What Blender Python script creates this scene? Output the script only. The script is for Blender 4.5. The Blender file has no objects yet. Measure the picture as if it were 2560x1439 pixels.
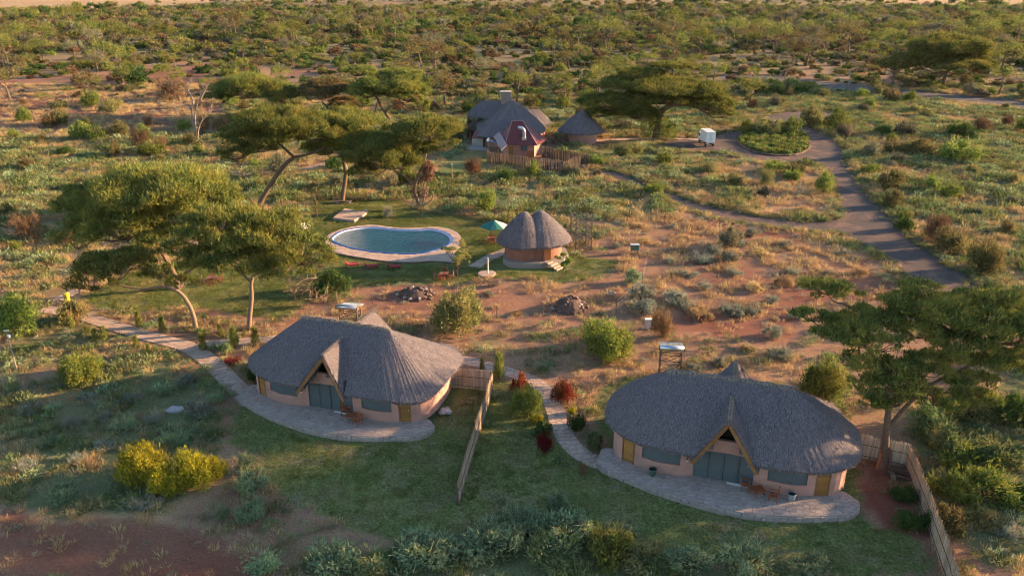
import bpy, math, random
import numpy as np
from mathutils import Vector, Matrix

# ------------------------------------------------------------------ camera, sky, sun, exposure
scene = bpy.context.scene
PITCH = math.radians(22.372); CAM_H = 34.0; FPX = 1991.0
cam = bpy.data.cameras.new('camera'); cam_o = bpy.data.objects.new('camera', cam)
scene.collection.objects.link(cam_o); scene.camera = cam_o
cam.sensor_width = 36.0; cam.lens = 36.0 * FPX / 2560.0
cam.clip_start = 0.5; cam.clip_end = 6000
cam_o.location = (0, 0, CAM_H); cam_o.rotation_euler = (math.pi / 2 - PITCH, 0, 0)

SUN_EL = math.radians(12.0)
SUN_H = (0.974, 0.225)                       # horizontal direction towards the sun
SUN_AZ = math.atan2(SUN_H[0], SUN_H[1])      # clockwise from +Y
world = bpy.data.worlds.new('World'); scene.world = world; world.use_nodes = True
wn = world.node_tree; wn.nodes.clear()
sky = wn.nodes.new('ShaderNodeTexSky'); sky.sky_type = 'NISHITA'; sky.sun_disc = False
sky.sun_elevation = SUN_EL; sky.sun_rotation = SUN_AZ
sky.air_density = 1.0; sky.dust_density = 0.3; sky.ozone_density = 1.6
bg = wn.nodes.new('ShaderNodeBackground'); bg.inputs['Strength'].default_value = 0.093
wo = wn.nodes.new('ShaderNodeOutputWorld')
wn.links.new(sky.outputs[0], bg.inputs[0]); wn.links.new(bg.outputs[0], wo.inputs[0])
sun = bpy.data.lights.new('sun', 'SUN'); sun.energy = 5.0; sun.angle = math.radians(0.6)
sun.color = (1.0, 0.66, 0.36)
sun_o = bpy.data.objects.new('sun', sun); scene.collection.objects.link(sun_o)
sd = Vector((SUN_H[0] * math.cos(SUN_EL), SUN_H[1] * math.cos(SUN_EL), math.sin(SUN_EL)))
sun_o.rotation_euler = sd.to_track_quat('Z', 'Y').to_euler()
vs = scene.view_settings
vs.view_transform = 'Standard'; vs.look = 'None'; vs.gamma = 1.0; vs.use_curve_mapping = False
vs.exposure = 2.12
scene.cycles.use_adaptive_sampling = True; scene.cycles.adaptive_threshold = 0.03; scene.cycles.adaptive_min_samples = 16; scene.cycles.filter_width = 1.05; scene.cycles.max_bounces = 4; scene.cycles.diffuse_bounces = 2; scene.cycles.glossy_bounces = 2
scene.cycles.transmission_bounces = 3; scene.cycles.transparent_max_bounces = 4
scene.cycles.volume_bounces = 0; scene.cycles.caustics_reflective = False; scene.cycles.caustics_refractive = False

# ------------------------------------------------------------------ helpers
C = scene.collection
R = random.Random(7)
rng = np.random.default_rng(11)
ct, st = math.cos(PITCH), math.sin(PITCH)

def P(px, py, z=0.0):
    """ground position (metres) of a survey mark read off the photograph, at height z"""
    u = (px - 1280) / FPX; v = (719.5 - py) / FPX
    t = (z - CAM_H) / (-st + v * ct)
    return (u * t, (ct + v * st) * t)

def PD(px, py, Y):
    """x and height of a survey mark standing at distance Y"""
    u = (px - 1280) / FPX; v = (719.5 - py) / FPX
    t = Y / (ct + v * st)
    return (u * t, CAM_H + (-st + v * ct) * t)

def PPM(Y, z=0.0):
    return FPX / (Y * ct - (z - CAM_H) * st)

def poly(pts, z=0.0): return [P(x, y, z) for x, y in pts]

class MB:
    def __init__(s): s.v = []; s.f = []; s.mi = []
    def add(s, vs_, fs, mi=0):
        o = len(s.v); s.v.extend(vs_)
        for f in fs: s.f.append(tuple(i + o for i in f)); s.mi.append(mi)
        return s
    def box(s, c, d, rz=0.0, mi=0, M=None):
        x, y, z = d[0] / 2, d[1] / 2, d[2] / 2; out = []
        cs, sn = math.cos(rz), math.sin(rz)
        for sx, sy, sz in ((-1,-1,-1),(1,-1,-1),(1,1,-1),(-1,1,-1),(-1,-1,1),(1,-1,1),(1,1,1),(-1,1,1)):
            a, b, e = sx * x, sy * y, sz * z
            p = Vector((c[0] + a * cs - b * sn, c[1] + a * sn + b * cs, c[2] + e))
            if M: p = M @ p
            out.append(tuple(p))
        return s.add(out, [(0,3,2,1),(4,5,6,7),(0,1,5,4),(1,2,6,5),(2,3,7,6),(3,0,4,7)], mi)
    def bar(s, a, b, w, h=None, mi=0):
        """rectangular bar between two points"""
        h = h or w; a = Vector(a); b = Vector(b); d = (b - a)
        if d.length < 1e-6: return s
        d.normalize(); up = Vector((0,0,1)) if abs(d.z) < .95 else Vector((1,0,0))
        x = d.cross(up).normalized(); y = x.cross(d).normalized()
        vv = []
        for p in (a, b):
            for i, j in ((-1,-1),(1,-1),(1,1),(-1,1)): vv.append(tuple(p + x * (i * w / 2) + y * (j * h / 2)))
        return s.add(vv, [(3,2,1,0),(4,5,6,7),(0,1,5,4),(1,2,6,5),(2,3,7,6),(3,0,4,7)], mi)
    def tube(s, pts, rad, n=6, mi=0, cap=True):
        pts = [Vector(p) for p in pts]
        if not isinstance(rad, (list, tuple)): rad = [rad] * len(pts)
        vv = []; prev = None
        for i, p in enumerate(pts):
            d = (pts[min(i + 1, len(pts) - 1)] - pts[max(i - 1, 0)])
            if d.length < 1e-7: d = Vector((0,0,1))
            d.normalize()
            if prev is None:
                up = Vector((0,0,1)) if abs(d.z) < .9 else Vector((1,0,0)); x = d.cross(up).normalized()
            else:
                x = prev - d * prev.dot(d)
                if x.length < 1e-6: x = d.orthogonal()
                x.normalize()
            prev = x; y = d.cross(x)
            for k in range(n):
                a = 2 * math.pi * k / n
                vv.append(tuple(p + (x * math.cos(a) + y * math.sin(a)) * rad[i]))
        fs = []
        for i in range(len(pts) - 1):
            for k in range(n):
                k2 = (k + 1) % n
                fs.append((i*n+k, i*n+k2, (i+1)*n+k2, (i+1)*n+k))
        if cap:
            fs.append(tuple(range(n - 1, -1, -1))); fs.append(tuple((len(pts)-1)*n + k for k in range(n)))
        return s.add(vv, fs, mi)
    def lathe(s, prof, n=16, c=(0,0,0), mi=0, close=True):
        vv = []; fs = []
        for r, z in prof:
            for k in range(n):
                a = 2 * math.pi * k / n; vv.append((c[0] + r * math.cos(a), c[1] + r * math.sin(a), c[2] + z))
        for i in range(len(prof) - 1):
            for k in range(n):
                k2 = (k + 1) % n; fs.append((i*n+k, i*n+k2, (i+1)*n+k2, (i+1)*n+k))
        if close:
            fs.append(tuple(range(n - 1, -1, -1))); fs.append(tuple((len(prof)-1)*n + k for k in range(n)))
        return s.add(vv, fs, mi)
    def prism(s, pts, z0, z1, mi=0):
        n = len(pts)
        a = sum(pts[i][0]*pts[(i+1)%n][1] - pts[(i+1)%n][0]*pts[i][1] for i in range(n))
        if a < 0: pts = pts[::-1]
        vv = [(x, y, z0) for x, y in pts] + [(x, y, z1) for x, y in pts]
        fs = [tuple(range(n - 1, -1, -1)), tuple(range(n, 2*n))]
        for i in range(n): fs.append((i, (i+1)%n, n+(i+1)%n, n+i))
        return s.add(vv, fs, mi)
    def mesh(s, name, mats, smooth=False):
        me = bpy.data.meshes.new(name); me.from_pydata(s.v, [], s.f)
        if not isinstance(mats, (list, tuple)): mats = [mats]
        for m in mats: me.materials.append(m)
        if len(mats) > 1: me.polygons.foreach_set('material_index', s.mi)
        if smooth: me.polygons.foreach_set('use_smooth', [True] * len(s.f))
        me.update(); return me
    def build(s, name, mats, parent=None, smooth=False, loc=None, rz=0.0):
        return link(name, s.mesh(name, mats, smooth), parent, loc, rz)

def link(name, me, parent=None, loc=None, rz=0.0):
    o = bpy.data.objects.new(name, me); C.objects.link(o)
    if parent is not None: o.parent = parent
    if loc is not None: o.location = loc
    if rz: o.rotation_euler[2] = rz
    return o
def tag(o, label=None, cat=None, group=None, kind=None):
    if label: o['label'] = label
    if cat: o['category'] = cat
    if group: o['group'] = group
    if kind: o['kind'] = kind
    return o
def thing(name, label, cat, loc=(0,0,0), rz=0.0, group=None):
    o = bpy.data.objects.new(name, None); C.objects.link(o); o.empty_display_size = .3
    o.location = loc; o.rotation_euler[2] = rz
    return tag(o, label, cat, group)
def copy_tree(o, parent=None):
    c = o.copy(); C.objects.link(c)
    if parent is not None: c.parent = parent
    for ch in o.children: copy_tree(ch, c)
    return c

def npmesh(name, V, mats, mi=None, quads=True):
    """V: (N,4,3) array of separate quads"""
    N, K = V.shape[0], V.shape[1]
    me = bpy.data.meshes.new(name)
    me.vertices.add(N * K); me.vertices.foreach_set('co', V.reshape(-1).astype(np.float32))
    me.loops.add(N * K); me.loops.foreach_set('vertex_index', np.arange(N * K, dtype=np.int32))
    me.polygons.add(N); me.polygons.foreach_set('loop_start', np.arange(0, N * K, K, dtype=np.int32))
    if not isinstance(mats, (list, tuple)): mats = [mats]
    for m in mats: me.materials.append(m)
    if mi is not None: me.polygons.foreach_set('material_index', np.asarray(mi, dtype=np.int32))
    me.update(calc_edges=True); return me

def unit(a): return a / np.maximum(np.linalg.norm(a, axis=-1, keepdims=True), 1e-9)
def blades(p, d, ln, wd, g=rng):
    """diamond blades from p along d"""
    n = len(p); r = unit(g.normal(size=(n, 3))); w = unit(np.cross(d, r))
    ln = np.broadcast_to(np.asarray(ln, float), (n,))[:, None]; wd = np.broadcast_to(np.asarray(wd, float), (n,))[:, None]
    m = p + d * ln * .5
    return np.stack([p, m + w * wd * .5, p + d * ln, m - w * wd * .5], axis=1)
def clump(c, r, n, ln, wd, lower=-0.25, shell=.6, up=.5, out=1.0, jit=.55, g=rng):
    u = unit(g.normal(size=(int(n * 2.6) + 20, 3))); u = u[u[:, 2] > lower][:n]
    rr = (shell + (1 - shell) * g.random(len(u)) ** .6)[:, None]
    lump = 1 + .12 * np.sin(u[:, :1] * 5 + c[0]) * np.cos(u[:, 1:2] * 6 + c[1])
    p = np.asarray(c) + u * np.asarray(r) * rr * lump
    d = unit(u * out / np.asarray(r) * max(r) * .6 + np.array([0, 0, up]) + g.normal(size=u.shape) * jit)
    L = ln * (.6 + .8 * g.random(len(u)))
    return blades(p - d * L[:, None] * .5, d, L, wd * (.7 + .6 * g.random(len(u))), g)

# value noise on arrays
def vnoise(x, y, seed=0):
    xi = np.floor(x).astype(np.int64); yi = np.floor(y).astype(np.int64); fx = x - xi; fy = y - yi
    fx = fx * fx * (3 - 2 * fx); fy = fy * fy * (3 - 2 * fy)
    def h(a, b):
        n = (a * 374761393 + b * 668265263 + seed * 974711) & 0x7fffffff
        n = ((n ^ (n >> 13)) * 1274126177) & 0x7fffffff
        return ((n ^ (n >> 16)) & 0xffff) / 65535.0
    return (h(xi, yi) * (1-fx) + h(xi+1, yi) * fx) * (1-fy) + (h(xi, yi+1) * (1-fx) + h(xi+1, yi+1) * fx) * fy
def fbm(x, y, sc, seed=0, oct_=3):
    v = 0; a = .5; t = 0
    for k in range(oct_):
        v = v + a * vnoise(x / sc * 2**k + 17 * k, y / sc * 2**k - 9 * k, seed + k); t += a; a *= .5
    return v / t
def inside(x, y, pts):
    x = np.asarray(x, float); y = np.asarray(y, float); r = np.zeros(x.shape, bool); n = len(pts)
    for i in range(n):
        x1, y1 = pts[i]; x2, y2 = pts[(i+1) % n]
        if y1 == y2: continue
        r ^= ((y1 > y) != (y2 > y)) & (x < (x2-x1) * (y-y1) / (y2-y1) + x1)
    return r
def catmull(pts, k=6, closed=False):
    n = len(pts); out = []
    rngi = range(n if closed else n - 1)
    for i in rngi:
        p0 = pts[(i-1) % n] if closed or i > 0 else pts[0]
        p1 = pts[i]; p2 = pts[(i+1) % n]
        p3 = pts[(i+2) % n] if closed or i + 2 < n else pts[-1]
        for j in range(k):
            t = j / k
            out.append(tuple(.5 * (2*b + (c_-a)*t + (2*a-5*b+4*c_-d)*t*t + (3*b-a-3*c_+d)*t**3) for a, b, c_, d in zip(p0, p1, p2, p3)))
    if not closed: out.append(tuple(pts[-1]))
    return out

# ------------------------------------------------------------------ materials
def nt(name):
    m = bpy.data.materials.new(name); m.use_nodes = True; t = m.node_tree
    return m, t, t.nodes['Principled BSDF'], t.nodes['Material Output']
def N(t, typ, **kw):
    n = t.nodes.new(typ)
    for k, v in kw.items(): setattr(n, k, v)
    return n
def mixc(t, fac, a, b):
    n = t.nodes.new('ShaderNodeMix'); n.data_type = 'RGBA'
    for sock, val in ((n.inputs[0], fac), (n.inputs[6], a), (n.inputs[7], b)):
        if isinstance(val, bpy.types.NodeSocket): t.links.new(val, sock)
        elif isinstance(val, (int, float)): sock.default_value = val
        else: sock.default_value = (*val, 1) if len(val) == 3 else val
    return n.outputs[2]
def noise(t, scale, detail=4, rough=.6, vec=None, dist=0.0):
    n = N(t, 'ShaderNodeTexNoise'); n.inputs['Scale'].default_value = scale; n.inputs['Detail'].default_value = detail
    n.inputs['Roughness'].default_value = rough; n.inputs['Distortion'].default_value = dist
    if vec is not None: t.links.new(vec, n.inputs['Vector'])
    return n.outputs['Fac']
def ramp(t, fac, lo, hi):
    n = N(t, 'ShaderNodeMapRange'); n.inputs[1].default_value = lo; n.inputs[2].default_value = hi
    t.links.new(fac, n.inputs[0]); return n.outputs[0]
def mat(name, a, b=None, scale=3.0, rough=.8, bump=.0, bscale=20.0, metal=0.0, spec=.3, vec='Object', perobj=0.0, stretch=None):
    """two-tone noisy surface"""
    m, t, bs, out = nt(name)
    bs.inputs['Roughness'].default_value = rough; bs.inputs['Metallic'].default_value = metal
    bs.inputs['Specular IOR Level'].default_value = spec
    tc = N(t, 'ShaderNodeTexCoord'); v = tc.outputs[vec]
    if stretch:
        mp = N(t, 'ShaderNodeMapping'); mp.inputs['Scale'].default_value = stretch; t.links.new(v, mp.inputs[0]); v = mp.outputs[0]
    if b is None: b = tuple(x * .75 for x in a)
    f = ramp(t, noise(t, scale, 5, .65, v), .3, .7); c = mixc(t, f, a, b)
    if perobj:
        oi = N(t, 'ShaderNodeObjectInfo'); hs = N(t, 'ShaderNodeHueSaturation')
        mr = N(t, 'ShaderNodeMapRange'); mr.inputs[3].default_value = 1 - perobj; mr.inputs[4].default_value = 1 + perobj
        t.links.new(oi.outputs['Random'], mr.inputs[0]); t.links.new(mr.outputs[0], hs.inputs['Value']); t.links.new(c, hs.inputs['Color']); c = hs.outputs[0]
    t.links.new(c, bs.inputs['Base Color'])
    if bump:
        bp = N(t, 'ShaderNodeBump'); bp.inputs['Strength'].default_value = bump; bp.inputs['Distance'].default_value = .05
        t.links.new(noise(t, bscale, 4, .7, v), bp.inputs['Height']); t.links.new(bp.outputs[0], bs.inputs['Normal'])
    return m
def leafmat(name, a, b, c=None, trans=.35, objvar=.25, scale=.6):
    """leaf: colour varies leaf to leaf and plant to plant, some light comes through"""
    m = bpy.data.materials.new(name); m.use_nodes = True; t = m.node_tree; t.nodes.clear()
    out = N(t, 'ShaderNodeOutputMaterial'); ge = N(t, 'ShaderNodeNewGeometry'); oi = N(t, 'ShaderNodeObjectInfo')
    col = mixc(t, ge.outputs['Random Per Island'], a, b)
    if c is not None:
        col = mixc(t, ramp(t, noise(t, scale, 3, .6, ge.outputs['Position']), .45, .7), col, c)
    hs = N(t, 'ShaderNodeHueSaturation'); mr = N(t, 'ShaderNodeMapRange')
    mr.inputs[3].default_value = 1 - objvar; mr.inputs[4].default_value = 1 + objvar
    t.links.new(oi.outputs['Random'], mr.inputs[0]); t.links.new(mr.outputs[0], hs.inputs['Value'])
    mh = N(t, 'ShaderNodeMapRange'); mh.inputs[3].default_value = .5 - .06 * objvar; mh.inputs[4].default_value = .5 + .06 * objvar
    t.links.new(oi.outputs['Random'], mh.inputs[0]); t.links.new(mh.outputs[0], hs.inputs['Hue'])
    t.links.new(col, hs.inputs['Color'])
    df = N(t, 'ShaderNodeBsdfDiffuse'); tr = N(t, 'ShaderNodeBsdfTranslucent'); mx = N(t, 'ShaderNodeMixShader')
    t.links.new(hs.outputs[0], df.inputs[0]); t.links.new(hs.outputs[0], tr.inputs[0]); mx.inputs[0].default_value = trans
    t.links.new(df.outputs[0], mx.inputs[1]); t.links.new(tr.outputs[0], mx.inputs[2]); t.links.new(mx.outputs[0], out.inputs[0])
    return m

M = {}
M['thatch'] = mat('thatch', (.23,.194,.20), (.076,.064,.069), 1.6, .95, 1.0, 6, spec=.05, stretch=(11,2.2,4))
M['straw'] = leafmat('thatch_straw', (.305,.265,.275), (.052,.045,.05), (.15,.128,.138), .1, .05, 1.5)
M['straw_pale'] = leafmat('ridge_straw', (.42,.34,.26), (.24,.19,.15), None, .1, .05)
M['pink'] = mat('pink_plaster', (.46,.25,.20), (.33,.18,.145), .9, .9, .3, 22, spec=.1)
M['terracotta'] = mat('terracotta_plaster', (.32,.15,.11), (.24,.11,.082), 1.0, .9, .25, 30, spec=.1)
M['greyblind'] = mat('grey_canvas', (.085,.105,.115), (.07,.085,.095), 1.5, .7, .1, 12)
M['wood'] = mat('orange_timber', (.36,.17,.05), (.24,.105,.03), 5, .55, .2, 30, perobj=.2, stretch=(1,6,6))
M['timber'] = mat('gable_timber', (.27,.135,.055), (.16,.075,.03), 4, .6, .2, 30, perobj=.15)
M['redwood'] = mat('red_stained_wood', (.30,.095,.04), (.20,.06,.025), 6, .5, .1, 20, perobj=.2)
M['darkwood'] = mat('dark_wood', (.12,.075,.05), (.07,.045,.03), 5, .8, .3, 20, perobj=.2)
M['log'] = mat('weathered_log', (.17,.115,.085), (.09,.06,.045), 4, .9, .4, 15, perobj=.25)
M['reed'] = leafmat('reed', (.60,.47,.35), (.30,.22,.165), None, .05, .05)
M['rail'] = mat('fence_rail', (.16,.09,.06), (.10,.06,.04), 5, .85, .2, 20)
M['stone'] = mat('flagstone', (.44,.345,.295), (.30,.235,.205), 3, .85, .45, 14, perobj=.13, spec=.2)
M['stone_tan'] = mat('tan_flagstone', (.50,.35,.27), (.34,.24,.185), 3, .85, .35, 14, perobj=.14, spec=.2)
M['mortar'] = mat('mortar', (.30,.25,.22), (.22,.185,.165), 5, .9, .3, 20)
M['concrete'] = mat('concrete', (.38,.34,.31), (.28,.25,.23), 2, .85, .25, 18)
M['rock'] = mat('rubble_rock', (.17,.10,.075), (.085,.055,.045), 2, .9, .5, 6, perobj=.35)
M['palerock'] = mat('pale_rock', (.42,.36,.36), (.30,.26,.26), 3, .9, .4, 10, perobj=.2)
M['bark'] = mat('acacia_bark', (.19,.125,.085), (.085,.055,.04), 6, .95, .9, 9, spec=.1)
M['palebark'] = mat('pale_bark', (.27,.185,.13), (.145,.10,.072), 6, .95, .7, 9, spec=.1)
M['deadbark'] = mat('dead_bark', (.30,.23,.19), (.17,.13,.105), 6, .95, .6, 9, spec=.1)
M['metal'] = mat('galvanised_steel', (.55,.56,.58), (.42,.43,.45), 3, .32, .05, 9, metal=.85)
M['steel_brown'] = mat('rusty_steel', (.22,.15,.10), (.13,.085,.06), 4, .7, .1, 15, metal=.2)
M['angle'] = mat('steel_angle', (.24,.18,.13), (.14,.10,.075), 4, .6, .1, 15, metal=.3)
M['glasstube'] = mat('solar_tubes', (.60,.62,.66), (.45,.48,.52), 6, .2, .02, 10, metal=.6)
M['panelblue'] = mat('solar_panel', (.05,.12,.22), (.04,.09,.17), 3, .15, 0, 10)
M['white'] = mat('white_paint', (.74,.73,.72), (.66,.65,.64), 2, .5, .02, 20)
M['white_roof'] = mat('truck_roof', (.62,.65,.69), (.54,.57,.61), 2, .5, .02, 20)
M['red'] = mat('red_cushion', (.38,.03,.045), (.28,.02,.035), 4, .8, .1, 20)
M['redpaint'] = mat('red_light', (.62,.05,.03), (.55,.04,.03), 4, .4)
M['black'] = mat('black_rubber', (.02,.02,.02), (.03,.03,.03), 4, .7)
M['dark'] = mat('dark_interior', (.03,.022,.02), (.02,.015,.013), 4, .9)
M['yellow'] = mat('yellow_plastic', (.50,.40,.03), (.40,.32,.03), 4, .45)
M['greenumb'] = mat('green_canvas', (.02,.14,.12), (.016,.115,.10), 2, .8)
M['paleumb'] = mat('pale_canvas', (.50,.47,.40), (.43,.40,.34), 2, .8)
M['redroof'] = mat('red_roof_sheet', (.16,.036,.036), (.115,.028,.029), 1.2, .45, .05, 10, spec=.4)
M['ridgecap'] = mat('ridge_flashing', (.30,.18,.165), (.23,.14,.13), 2, .45)
M['greenpot'] = mat('green_glazed_pot', (.07,.12,.09), (.05,.085,.065), 6, .35, .1, 10)
M['greypot'] = mat('grey_pot', (.26,.29,.31), (.18,.20,.22), 6, .5, .1, 10)
M['tileblue'] = mat('blue_pool_tile', (.04,.10,.38), (.03,.075,.28), 14, .25)
M['poolwhite'] = mat('white_pool_tile', (.62,.62,.72), (.50,.50,.60), 14, .3)
M['poolfloor'] = mat('pool_floor', (.02,.20,.26), (.014,.15,.20), .5, .4)
M['brick'] = mat('chimney_block', (.25,.20,.18), (.18,.145,.13), 3, .9, .3, 12)
M['boxgrey'] = mat('grey_cabinet', (.45,.46,.48), (.38,.39,.41), 3, .5)
M['boxgreen'] = mat('green_cabinet', (.09,.15,.11), (.07,.115,.085), 3, .5)
M['skin'] = mat('skin', (.10,.055,.035), (.09,.05,.03), 4, .6)
M['shirt'] = mat('green_shirt', (.03,.16,.09), (.025,.13,.07), 4, .8)
M['trouser'] = mat('dark_trousers', (.035,.035,.045), (.03,.03,.035), 4, .8)
M['wire'] = mat('wire', (.42,.36,.31), (.33,.28,.24), 4, .5, metal=.3)

M['acacia'] = leafmat('acacia_leaf', (.22,.235,.056), (.048,.075,.027), (.26,.23,.056), .38, .2, .35)
M['acacia_dry'] = leafmat('acacia_dry_leaf', (.20,.165,.065), (.085,.08,.038), (.21,.135,.07), .30, .25, .3)
M['leaf_green'] = leafmat('bush_leaf', (.23,.275,.06), (.065,.11,.03), (.25,.25,.055), .34, .25, .8)
M['leaf_olive'] = leafmat('olive_leaf', (.25,.24,.085), (.085,.10,.045), (.27,.20,.08), .32, .3, .5)
M['leaf_grey'] = leafmat('grey_thorn_leaf', (.21,.20,.125), (.075,.08,.055), (.25,.195,.125), .28, .3, .1)
M['leaf_brown'] = leafmat('dry_twig', (.25,.15,.085), (.11,.065,.04), (.20,.12,.06), .15, .25, .6)
M['leaf_yellow'] = leafmat('yellow_leaf', (.50,.41,.04), (.10,.12,.02), (.27,.26,.03), .36, .1, .9)
M['leaf_dark'] = leafmat('dark_leaf', (.085,.14,.04), (.028,.055,.02), (.11,.14,.03), .25, .2, .8)
M['leaf_red'] = leafmat('croton_leaf', (.30,.05,.03), (.08,.02,.02), (.22,.10,.03), .3, .15, .9)
M['leaf_maroon'] = leafmat('maroon_leaf', (.22,.025,.03), (.07,.012,.015), None, .3, .15)
M['leaf_silver'] = leafmat('silver_herb', (.30,.31,.24), (.13,.16,.12), (.34,.29,.20), .2, .25, .8)
M['leaf_bluegreen'] = leafmat('bluegreen_herb', (.30,.37,.20), (.10,.16,.09), (.36,.37,.17), .28, .25, .7)
M['grass_dry'] = leafmat('dry_grass', (.54,.40,.20), (.28,.19,.09), (.44,.28,.15), .3, .3, .5)
M['grass_green'] = leafmat('green_grass', (.20,.215,.065), (.08,.115,.032), (.26,.225,.08), .3, .3, .3)
M['herb'] = leafmat('green_herb', (.21,.255,.10), (.075,.115,.048), (.29,.25,.11), .28, .3, .3)
M['lawnblade'] = leafmat('lawn_blade', (.22,.235,.065), (.07,.098,.03), (.31,.26,.115), .25, .3, .25)
M['feather'] = leafmat('feathery_leaf', (.24,.24,.06), (.11,.13,.035), None, .35, .2)
M['vine'] = leafmat('dry_vine', (.30,.17,.12), (.15,.08,.06), None, .15, .1)
# ------------------------------------------------------------------ zones of the ground (world polygons)
LAWN = [poly(p) for p in (
 [(570,1100),(606,1008),(1095,1000),(1130,960),(1230,950),(1290,960),(1370,1010),(1400,1100),(1470,1160),(1530,1150),(1490,1060),(1490,985),(1540,950),(1640,935),(2100,1080),(2140,1250),(2150,1300),(2260,1330),(2340,1420),(2200,1439),(1800,1410),(1560,1340),(1420,1310),(1250,1270),(1130,1320),(980,1350),(840,1300),(700,1210)],
 [(560,640),(640,590),(740,545),(800,500),(1000,500),(1040,525),(1190,545),(1250,560),(1400,600),(1440,640),(1560,655),(1500,690),(1420,705),(1330,695),(1200,695),(1160,712),(1000,708),(880,720),(760,760),(700,800),(500,770),(280,780),(200,750),(300,690),(440,650)],
 [(1080,430),(1110,400),(1180,375),(1240,395),(1230,420),(1130,445)],
 [(1490,375),(1560,366),(1650,388),(1760,378),(1740,398),(1600,398),(1500,392)])]
GREEN = [(poly(p), v) for p, v in (
 ([(560,470),(800,455),(1000,440),(1300,425),(1560,480),(1690,470),(1600,545),(1300,525),(1100,480),(820,490),(600,530)], .95),
 ([(0,790),(120,770),(380,880),(560,965),(520,1000),(300,930),(100,930),(0,960)], .9),
 ([(2140,420),(2300,330),(2560,300),(2560,760),(2490,740),(2300,600),(2160,480)], .75),
 ([(2280,1060),(2400,960),(2700,880),(2700,1420),(2440,1400),(2310,1160)], .95),
 ([(700,1480),(850,1400),(1050,1350),(1200,1290),(1380,1280),(1560,1345),(1800,1415),(2100,1440),(2200,1480)], .95),
 ([(-60,960),(300,930),(560,1000),(540,1120),(440,1290),(-60,1260)], .9),
 ([(0,390),(400,350),(700,400),(560,520),(330,560),(200,600),(0,520)], .6),
 ([(0,620),(200,600),(240,720),(120,760),(0,740)], .7),
 ([(1100,160),(1500,150),(1900,220),(1900,290),(1500,330),(1120,300)], .6),
 ([(1230,880),(1420,890),(1560,930),(1420,940),(1290,930)], .7),
 ([(1140,840),(1230,850),(1420,900),(1330,905),(1180,880)], .7),
 ([(1840,215),(2560,270),(2560,330),(2150,300),(1900,275)], .6))]
BARE = [(poly(p), v) for p, v in (
 ([(0,1275),(420,1300),(700,1380),(640,1480),(-100,1480)], .95),
 ([(-300,230),(550,150),(560,330),(300,340),(-300,330)], .75),
 ([(1480,610),(1700,525),(2010,590),(2270,705),(2380,770),(2000,760),(1960,900),(1640,820),(1450,700)], .74),
 ([(2110,1130),(2260,1170),(2330,1330),(2170,1310)], .9),
 ([(880,715),(1180,700),(1450,700),(1500,800),(1300,800),(900,780)], .6),
 ([(500,980),(640,990),(800,1290),(560,1330),(420,1280)], .35),
 ([(1250,880),(1600,930),(1560,990),(1300,960)], .6),
 ([(620,170),(860,160),(900,185),(700,190)], .7), ([(1620,155),(2000,165),(2560,225),(2560,250),(1850,190)], .4),
 ([(1840,390),(2050,430),(2090,540),(1900,530)], .6), ([(0,930),(180,930),(120,960),(0,990)], .5))]
STRAW = [(poly(p), v) for p, v in (
 ([(880,720),(1300,690),(1500,680),(2000,640),(2150,820),(1900,960),(1500,930),(1200,900),(1150,770)], .38),
 ([(1600,440),(1900,400),(2060,440),(2080,540),(1850,520)], .55), ([(0,640),(300,600),(340,680),(0,740)], .55),
 ([(1100,215),(1500,330),(1100,320)], .4), ([(1500,560),(2000,570),(2200,660),(1900,650)], .5),
 ([(2200,430),(2560,330),(2560,420),(2300,470)], .3), ([(850,510),(1020,505),(1050,540),(900,560)], .4), ([(-60,960),(300,940),(560,1010),(600,1200),(420,1320),(-60,1280)], .6))]
def zones(x, y):
    acc = None; gz = np.random.default_rng(5)
    for k in range(6):
        a = gz.random(len(x))*6.283; r = np.sqrt(gz.random(len(x)))*np.clip(y/70, .5, 4)
        z = zones1(x + r*np.cos(a), y + r*np.sin(a)*np.clip(y/80, 1, 4)); acc = list(z) if acc is None else [p + q for p, q in zip(acc, z)]
    return [p/6 for p in acc]
def zones1(x, y):
    w = 1.4
    jx = (fbm(x, y, 5, 3) - .5) * w * 3; jy = (fbm(x, y, 5, 9) - .5) * w * 3
    xa, ya = x + jx * np.minimum(1.6, y / 60), y + jy * np.minimum(3.0, y / 50)
    lawn = np.zeros_like(x); grn = np.full_like(x, .36); bare = np.full_like(x, .28); straw = np.full_like(x, .36)
    far = np.clip((y - 210) / 120, 0, 1); grn = grn + far * .15; straw = straw + far * .15
    for p in LAWN: lawn[inside(x + jx * .35, y + jy * .35, p)] = 1
    for lst, arr in ((GREEN, grn), (BARE, bare), (STRAW, straw)):
        for p, v in lst:
            k = inside(xa, ya, p); arr[k] = v
    big = fbm(x, y, 26, 21, 4); mid = fbm(x, y, 8, 31, 3)
    grn = np.clip(grn * (.45 + 1.1 * big) , 0, 1); bare = np.clip(bare * (.55 + .9 * (1 - mid)), 0, 1)
    grn = np.where(bare > .45, grn * .35, grn)
    straw = np.clip(straw * (.4 + 1.2 * mid), 0, 1)
    # pale open plain far away
    pl = inside(x, y, poly([(-900,-60),(-900,30),(120,28),(330,24),(480,8),(640,-6),(640,-60)])) | inside(x, y, poly([(2060,-60),(2180,4),(2300,12),(2560,12),(3600,14),(3600,-60)]))
    straw[pl] = .9; grn[pl] = .05; bare[pl] = .2
    return lawn, grn, bare, straw

POOL_PX = [(832,604),(839,592),(862,581),(900,574),(938,573),(972,576),(1000,578.5),(1040,578.5),(1075,578),(1100,582),(1118,590),(1128,601),(1122,613),(1102,623),(1076,631),(1045,637),(1000,637),(950,634),(905,628),(865,619)]
POOL = catmull(poly(POOL_PX), 4, True)

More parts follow.
